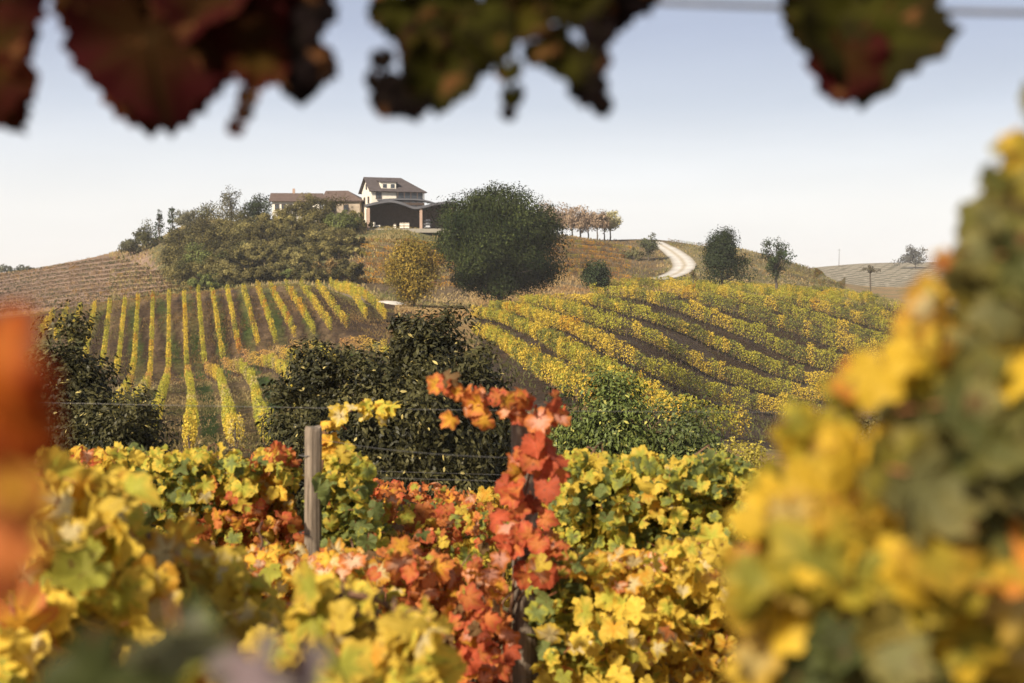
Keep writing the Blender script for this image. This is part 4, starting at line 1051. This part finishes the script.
# first row
G1 = 'grapevines of the nearer trellis row'
grapevine('yellow and copper vine of the nearer row below the grey wooden post', [(265, 568, 50, 20, 45, 'cream'), (270, 600, 50, 34, 60, 'yellow'), (270, 650, 50, 40, 60, 'bright')], 4.9, .125, G1)
grapevine('vine with pink cream leaves on top, under the wooden post', [(345, 568, 45, 20, 40, 'cream'), (350, 600, 50, 34, 60, 'lime'), (355, 650, 50, 40, 60, 'yellow')], 4.8, .125, G1)
grapevine('orange vine with coral leaves left of the dark nearer post', [(400, 572, 32, 30, 30, 'orange'), (440, 600, 30, 45, 40, 'orange'), (395, 610, 34, 30, 30, 'yellow'), (410, 655, 45, 36, 60, 'gold')], 4.7, .125, G1, canes=[((380, 683), (410, 640), (440, 595), (470, 555))])
v = grapevine('red and orange vine climbing the dark nearer post', [(485, 655, 30, 45, 28, 'red'), (478, 600, 25, 40, 18, 'orange'), (550, 560, 18, 26, 7, 'orange')], 4.55, .12, G1,
          canes=[((505, 683), (512, 600), (520, 520), (533, 450), (530, 405), (490, 395), (445, 383)), ((470, 683), (490, 620), (505, 570))])
yo = np.array(v.location); mb = MB()
shoot(mb, yo, [(515, 575, 4.45), (520, 530, 4.45), (528, 480, 4.45), (540, 440, 4.45)], 44, .082, 'red', .038)
shoot(mb, yo, [(540, 440, 4.45), (548, 412, 4.45), (525, 400, 4.45), (508, 400, 4.45)], 18, .078, 'red', .026)
shoot(mb, yo, [(508, 402, 4.45), (480, 405, 4.45), (462, 412, 4.45)], 11, .076, 'orange', .022)
shoot(mb, yo, [(478, 400, 4.45), (462, 386, 4.45), (445, 381, 4.45)], 12, .07, 'orange', .018)
mb.build('shoot_leaves', M_VINE, v, smooth=True)
grapevine('lime and yellow vine right of the dark nearer post', [(570, 582, 36, 30, 50, 'lime'), (560, 620, 34, 34, 45, 'green'), (585, 655, 45, 34, 70, 'yellow')], 4.75, .125, G1)
grapevine('bright yellow vine of the nearer row with a cream fringe on top', [(620, 568, 48, 18, 45, 'cream'), (625, 600, 48, 34, 80, 'bright'), (625, 655, 48, 34, 70, 'yellow')], 4.75, .125, G1)
grapevine('bright yellow vine of the nearer row beside the blurred yellow leaves', [(690, 565, 42, 24, 55, 'bright'), (695, 600, 45, 34, 70, 'bright'), (690, 655, 45, 34, 70, 'gold')], 4.8, .125, G1)
grapevine('golden vine of the nearer row partly behind the blurred yellow leaves', [(765, 590, 45, 40, 60, 'yellow'), (765, 650, 45, 36, 60, 'gold')], 4.8, .125, G1)
grapevine('rusty vine of the nearer row low behind the blurred right-hand leaves', [(850, 610, 50, 40, 60, 'gold'), (860, 660, 50, 30, 50, 'orange')], 4.8, .125, G1)
grapevine('gold vine of the nearer row at the lower right end', [(950, 620, 55, 40, 60, 'gold'), (950, 665, 55, 30, 50, 'gold')], 4.8, .125, G1)
grapevine('yellow vine of the nearer row at its left end', [(60, 590, 60, 45, 80, 'yellow'), (70, 650, 60, 40, 60, 'yellow')], 4.9, .125, G1)
grapevine('yellow green vine of the nearer row behind the softly blurred leaves', [(165, 590, 55, 34, 70, 'lime'), (170, 650, 55, 40, 60, 'yellow')], 4.9, .125, G1)

# posts and wires
def post(px, top, Y, r, label, tilt=0.0):
    p = at(px, top, Y); x = float(p[0]); zg = float(H(x, Y)); h_ = float(p[2]) - zg
    root = thing('trellis_post', label, 'post', (x, Y, zg))
    b = MB(); n = 12; zz = np.r_[-.3, np.linspace(.1, h_ - .015, 12), h_]
    th = np.arange(n) * 2*np.pi / n; V = []
    for k, z_ in enumerate(zz):
        rr = r * (1 + .04*np.sin(th*3 + 1) + .03*np.sin(th*5 + z_*2)) * (.93 if k == len(zz) - 1 else 1)
        V.append(np.c_[rr*np.cos(th) + tilt * z_, rr*np.sin(th), np.full(n, z_) + (.006*np.sin(th*2) if k == len(zz)-1 else 0)])
    V = np.concatenate(V); i = np.arange(len(zz) - 1)[:, None] * n; j = np.arange(n)[None]; k2 = (j + 1) % n
    b.add(V, [np.stack([i + j, i + k2, i + n + k2, i + n + j], -1).reshape(-1, 4), ((len(zz) - 1) * n + np.arange(n))[None]])
    b.build('shaft', M_POST, root, smooth=False)
    for z_ in (h_ - .12, h_ - .45, h_ - .85):
        s = MB(); s.tube([(r*1.02*math.cos(a), r*1.02*math.sin(a), z_) for a in np.linspace(0, 2*np.pi, 13)], .0022, 4); s.build('wire_tie', M_WIRE, root)
    return root
post(308, 427, 6.02, .037, 'weathered grey wooden post standing clear above the vines', .012)
post(526, 415, 4.62, .043, 'dark wooden post wrapped by the red and orange vine', -.004)
post(905, 455, 6.5, .045, 'wooden post hidden behind the blurred right-hand leaves')
post(612, 640, 4.9, .04, 'short dark stake among the yellow vines at the lower right')
post(416, 487, 9.2, .034, 'small distant post of the farther row under the dark trees')
def wire(a, b, label, r=.0010, sag=.02):
    A = at(*a); B = at(*b); t = np.linspace(0, 1, 24)[:, None]
    P = A*(1-t) + B*t - np.array([0, 0, sag]) * (4*t*(1-t)); m = (A + B) / 2
    b_ = MB(); b_.tube(P - m, r, 5); o = b_.build('trellis_wire', M_WIRE, smooth=True); o.location = [float(v) for v in m]
    tag(o, label, 'wire', 'trellis wires')
wire((-60, 400, 6.35), (1080, 412, 6.35), 'highest trellis wire of the middle row, crossing the dark trees')
wire((308, 437, 6.28), (530, 458, 4.66), 'trellis wire slanting from the grey post towards the red shoot')
wire((-60, 462, 6.35), (1080, 492, 6.35), 'trellis wire running among the tops of the middle row')
wire((-60, 590, 4.7), (1080, 592, 4.7), 'highest trellis wire of the nearer row')
wire((-60, 662, 4.7), (1080, 660, 4.7), 'lowest seen trellis wire of the nearer row')
wire((150, 540, 3.0), (420, 650, 4.4), 'slack wire slanting down through the yellow leaves on the left')
wire((340, 470, 9.1), (1080, 482, 9.1), 'top trellis wire of the farther row')
wire((520, -4, 1.0), (1100, 14, 1.0), 'blurred dark wire overhead that the hanging leaves grow on', .0022, .002)

# nearest vines, softly out of focus
GN = 'out of focus vines close to the viewer'
kw = dict(group=GN, dY=.2)
grapevine('softly blurred yellow vine filling the lower left corner', [(30, 500, 50, 45, 30, 'yellow', 2.4), (60, 560, 70, 50, 50, 'yellow', 2.3), (30, 640, 60, 50, 50, 'yellow', 2.3), (110, 620, 60, 50, 36, 'bright', 2.4), (95, 500, 34, 26, 14, 'bright', 2.4)], 2.35, .115, canes=[((150, 600, 2.3), (135, 565, 2.3), (140, 610, 2.3), (160, 650, 2.3))], **kw)
grapevine('softly blurred gold vine low on the left, right of the yellow one', [(160, 560, 36, 26, 16, 'gold', 2.7), (215, 590, 40, 34, 24, 'bright', 2.7), (170, 640, 60, 44, 36, 'gold', 2.6), (265, 640, 55, 40, 34, 'yellow', 2.7), (110, 540, 30, 20, 10, 'bright', 2.6)], 2.65, .115, **kw)
grapevine('softly blurred yellow vine at the bottom edge before the orange vine', [(330, 600, 30, 24, 8, 'yellow', 2.3), (375, 655, 60, 34, 22, 'bright', 2.2), (300, 660, 40, 30, 12, 'lime', 2.2), (410, 630, 28, 20, 6, 'bright', 2.2)], 2.2, .115, **kw)
def near_shoot(label, leaves, Y0, canes=(), name='vine_shoot', thick=.004, rnd=False):
    """leaves: (px, py, size in metres, Y, roll degrees, palette)"""
    org = np.array(at(leaves[0][0], leaves[0][1], Y0)); root = thing(name, label, 'vine shoot', org, 'blurred shoots framing the view')
    mb = MB()
    for (px, py, sz, Y, roll, pl) in leaves:
        P = at(px, py, Y)[None] - org
        c1, c2 = two(1, pl)
        tip = np.array([math.sin(R(roll)), 0, -math.cos(R(roll))])
        P = P - tip * sz * .24
        grape_leaves(mb, P, sz, c1, c2, np.array([0.05, -1, .15]), .16 if rnd else .3, tip, .12, tpls=TPLR if rnd else TPL)
    mb.build('leaves', M_DARK if rnd else M_VINE, root, smooth=True)
    cb = MB()
    for cn in canes:
        Q = np.array([at(*c) for c in cn]) - org; t0 = np.linspace(0, 1, len(Q)); t1 = np.linspace(0, 1, len(Q)*6)
        Q = np.stack([pchip(t0, Q[:, k], t1) for k in range(3)], 1); cb.tube(Q, np.linspace(thick, thick * .6, len(Q)), 6)
    if cb.v: cb.build('canes', M_CANE, root, smooth=True)
    return root
# leaves hanging into the top of the view, backlit darkness painted into their colours
PALS['plum'] = [(c3(.030,.012,.003), c3(.032,.004,.004), 3), (c3(.040,.020,.003), c3(.035,.006,.003), 2)]  # autumn red, darkened to stand in for light from behind
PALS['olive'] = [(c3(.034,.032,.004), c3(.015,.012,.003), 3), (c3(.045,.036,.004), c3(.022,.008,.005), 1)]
PALS['black'] = [(c3(.008,.005,.004), c3(.007,.004,.004), 1)]  # near-black leaf colour painted for a silhouette against the sky
near_shoot('dark red blurred leaf hanging in the upper left corner', [(-22, 62, .088, .95, 5, 'plum'), (-8, 90, .055, .95, 10, 'plum'), (-30, 10, .10, .96, 0, 'plum')], .95, [((-40, -40, .95), (-25, -5, .95), (-22, 30, .95))], rnd=True)
near_shoot('broad dark red and brown blurred leaves hanging at the top left', [(142, 40, .112, .95, 0, 'plum'), (150, 66, .085, .95, -5, 'plum'), (112, 0, .08, .96, -20, 'plum'), (180, 25, .09, .96, 10, 'plum'), (205, -5, .08, .96, -25, 'plum'), (252, 30, .052, .95, 15, 'plum'), (262, 62, .042, .95, 0, 'plum'), (250, 0, .07, .96, 10, 'plum'), (248, 98, .016, .95, -40, 'plum'), (244, 112, .014, .95, -40, 'plum'), (237, 128, .014, .95, -40, 'plum'), (288, 45, .055, .96, 15, 'black'), (300, 80, .030, .96, 5, 'black'), (312, 60, .034, .96, 30, 'black'), (326, 72, .018, .96, 60, 'black'), (290, 5, .06, .97, 10, 'black')],
           .95, [((60, -30, .95), (150, -12, .95), (240, -10, .95), (330, -20, .95))], rnd=True)
near_shoot('dark olive and black blurred leaves hanging at the top centre', [(388, 100, .026, .95, -30, 'black'), (408, 100, .030, .95, 10, 'black'), (378, 80, .018, .95, 0, 'black'), (382, 58, .018, .95, 10, 'black'), (405, 82, .030, .95, 20, 'black'), (440, 75, .050, .96, 8, 'olive'), (455, 45, .06, .96, 0, 'olive'), (425, 50, .04, .96, 0, 'olive'), (400, 8, .045, .97, -10, 'olive'), (440, 0, .05, .96, 0, 'olive'), (480, 12, .045, .96, 0, 'olive'), (500, 42, .026, .95, -5, 'olive'), (508, 70, .020, .95, 0, 'olive'), (512, 95, .018, .95, 0, 'olive'), (509, 112, .012, .95, 0, 'black'), (525, 20, .034, .96, 60, 'olive'), (545, 48, .036, .96, 50, 'olive'), (568, 68, .034, .95, 50, 'olive'), (588, 88, .028, .95, 40, 'black'), (602, 105, .016, .95, 20, 'black'), (596, 60, .022, .95, 20, 'black'), (600, 30, .026, .95, 20, 'black'), (610, -2, .05, .96, 20, 'black'), (575, -6, .05, .96, 20, 'olive'), (640, -8, .03, .96, 20, 'black'), (530, -12, .05, .97, 0, 'olive')],
           .95, [((340, -30, .95), (430, -16, .95), (540, -10, .95), (680, -18, .95))], rnd=True)
near_shoot('dark purple and green blurred leaf hanging alone at the top right', [(858, 30, .102, .95, 0, 'olive'), (885, 18, .07, .94, -30, 'olive'), (848, 58, .055, .93, 0, 'plum'), (822, 14, .06, .96, 30, 'olive'), (842, 92, .018, .94, 0, 'plum'), (838, 80, .030, .94, 0, 'plum'), (900, 45, .04, .95, -20, 'olive')], .95, [((740, -20, .95), (800, -8, .95), (850, -6, .95))], rnd=True)
near_shoot('strongly blurred orange red leaves at the left edge', [(2, 545, .026, .41, 10, 'orange'), (-6, 575, .024, .42, 0, 'rust'), (8, 400, .028, .41, 0, 'rust'), (8, 490, .026, .41, 30, 'orange'), (-8, 350, .032, .40, 15, 'rust'), (-6, 400, .034, .41, -20, 'rust'), (5, 440, .030, .41, -10, 'rust'), (-12, 490, .036, .42, 20, 'orange'), (-2, 530, .028, .42, 0, 'rust'), (-30, 430, .04, .44, 0, 'rust'), (-30, 560, .04, .44, 0, 'rust'), (-30, 350, .04, .44, 0, 'plum')], .42, [((-60, 700, .45), (-65, 500, .44), (-60, 320, .43))])
near_shoot('strongly blurred dark green and mauve leaves at the bottom left', [(180, 650, .05, .62, 10, 'grey'), (105, 678, .055, .62, -40, 'dark_green'), (255, 672, .045, .62, 25, 'mauve'), (192, 625, .026, .65, 160, 'grey'), (300, 680, .04, .64, 40, 'mauve'), (150, 682, .05, .65, 0, 'green')], .62, [((60, 720, .62), (160, 710, .62), (260, 720, .62))])
def cloud(label, Y0, items, canes=()):
    """items: (px, py, rx, ry, n, palette, size)"""
    L = []
    for (px, py, rx, ry, n, pl, sz) in items:
        for _ in range(n):
            a, r_ = rng.random() * 6.283, math.sqrt(rng.random())
            L.append((px + rx * r_ * math.cos(a), py + ry * r_ * math.sin(a), sz * rng.uniform(.65, 1.25), Y0 * rng.uniform(.93, 1.08), rng.normal(0, 45), pl))
    return near_shoot(label, L, Y0, canes)
PALS['sun'] = [(c3(.62,.40,.03), c3(.64,.42,.04), 3.6), (c3(.42,.31,.035), c3(.52,.32,.035), 2), (c3(.60,.45,.16), c3(.56,.36,.06), .7), (c3(.24,.22,.03), c3(.4,.3,.03), 1.6), (c3(.56,.24,.03), c3(.5,.18,.03), .8), (c3(.12,.12,.03), c3(.2,.16,.03), .3)]
PALS['moss'] = [(c3(.17,.16,.06), c3(.2,.17,.05), 3), (c3(.10,.105,.03), c3(.15,.135,.03), 1.6), (c3(.3,.28,.18), c3(.2,.18,.08), 1.4), (c3(.28,.24,.04), c3(.2,.16,.03), 1)]
cloud('strongly blurred dark leaves at the upper right edge', .84, [(1041, 108, 12, 16, 5, 'moss', 0.021), (1026, 160, 22, 18, 7, 'sun', 0.030), (1038, 175, 18, 30, 8, 'moss', 0.043), (1001, 188, 14, 12, 5, 'moss', 0.023), (1036, 215, 25, 25, 7, 'moss', 0.049)], [((1060, 60, .85), (1035, 160, .85), (1000, 280, .85))])
cloud('strongly blurred grey green leaves on the right edge', .84, [(988, 240, 22, 26, 7, 'moss', 0.041), (1026, 260, 30, 30, 7, 'moss', 0.053), (1011, 300, 30, 30, 7, 'moss', 0.049), (1036, 290, 20, 40, 6, 'sun', 0.041), (968, 285, 16, 18, 6, 'moss', 0.030), (976, 325, 20, 16, 5, 'moss', 0.030), (1028, 370, 22, 30, 7, 'sun', 0.041), (1031, 235, 16, 14, 3, 'sun', 0.025)], [((1060, 220, .85), (1000, 300, .85), (950, 380, .85))])
cloud('strongly blurred orange leaves left of the grey green ones', .86, [(931, 308, 18, 18, 7, 'gold', 0.030), (943, 262, 10, 6, 3, 'gold', 0.016), (916, 338, 20, 16, 6, 'gold', 0.028), (948, 352, 30, 20, 8, 'gold', 0.034), (993, 350, 25, 20, 6, 'sun', 0.037), (913, 370, 14, 10, 5, 'sun', 0.025), (1026, 330, 15, 24, 5, 'gold', 0.033)])
cloud('strongly blurred large yellow leaves right of centre', .86, [(868, 385, 24, 16, 7, 'sun', 0.033), (818, 432, 26, 26, 8, 'sun', 0.041), (858, 455, 26, 30, 8, 'sun', 0.041), (803, 500, 34, 34, 9, 'sun', 0.045), (843, 510, 34, 34, 9, 'sun', 0.049), (783, 560, 38, 30, 9, 'sun', 0.043), (758, 600, 22, 24, 7, 'sun', 0.034), (818, 590, 40, 34, 10, 'sun', 0.049), (868, 560, 34, 40, 9, 'sun', 0.049), (760, 525, 16, 20, 5, 'sun', 0.026), (883, 500, 14, 30, 5, 'sun', 0.029)], [((860, 720, .88), (820, 600, .88), (800, 480, .88), (850, 400, .88))])
cloud('strongly blurred broad green leaves in the lower right', .82, [(948, 425, 40, 26, 8, 'moss', 0.066), (1008, 440, 30, 34, 8, 'moss', 0.061), (913, 480, 26, 34, 7, 'moss', 0.053), (978, 490, 40, 35, 8, 'moss', 0.066), (1028, 510, 20, 44, 6, 'moss', 0.053), (948, 555, 44, 30, 10, 'sun', 0.049), (1008, 570, 34, 34, 9, 'sun', 0.049), (898, 565, 30, 30, 8, 'sun', 0.045)], [((1060, 480, .84), (960, 470, .84), (880, 520, .84))])
cloud('strongly blurred dark green and gold leaves in the lower right corner', .86, [(828, 655, 34, 24, 8, 'dark_green', 0.045), (888, 625, 40, 25, 9, 'olive2', 0.045), (918, 665, 40, 22, 9, 'moss', 0.049), (978, 625, 40, 26, 9, 'sun', 0.049), (1023, 640, 24, 40, 8, 'sun', 0.049), (978, 670, 40, 20, 7, 'dark_green', 0.049), (773, 665, 24, 20, 7, 'sun', 0.033), (858, 680, 30, 10, 6, 'moss', 0.041)], [((760, 720, .87), (900, 690, .87), (1040, 700, .87))])

# ------------------------------------------------------------------ haze
hb = MB(); hb.box((0, 2500, 6), (13600, 5500 + 200, 72))
m, nt, out = newmat('haze_air')
v_ = N(nt, 'ShaderNodeVolumePrincipled'); v_.inputs['Color'].default_value = (.95, .96, 1.0, 1); v_.inputs['Density'].default_value = .00013; v_.inputs['Anisotropy'].default_value = .0
nt.links.new(v_.outputs[0], out.inputs['Volume'])
hz_o = hb.build('haze', m); tag(hz_o, kind='stuff')
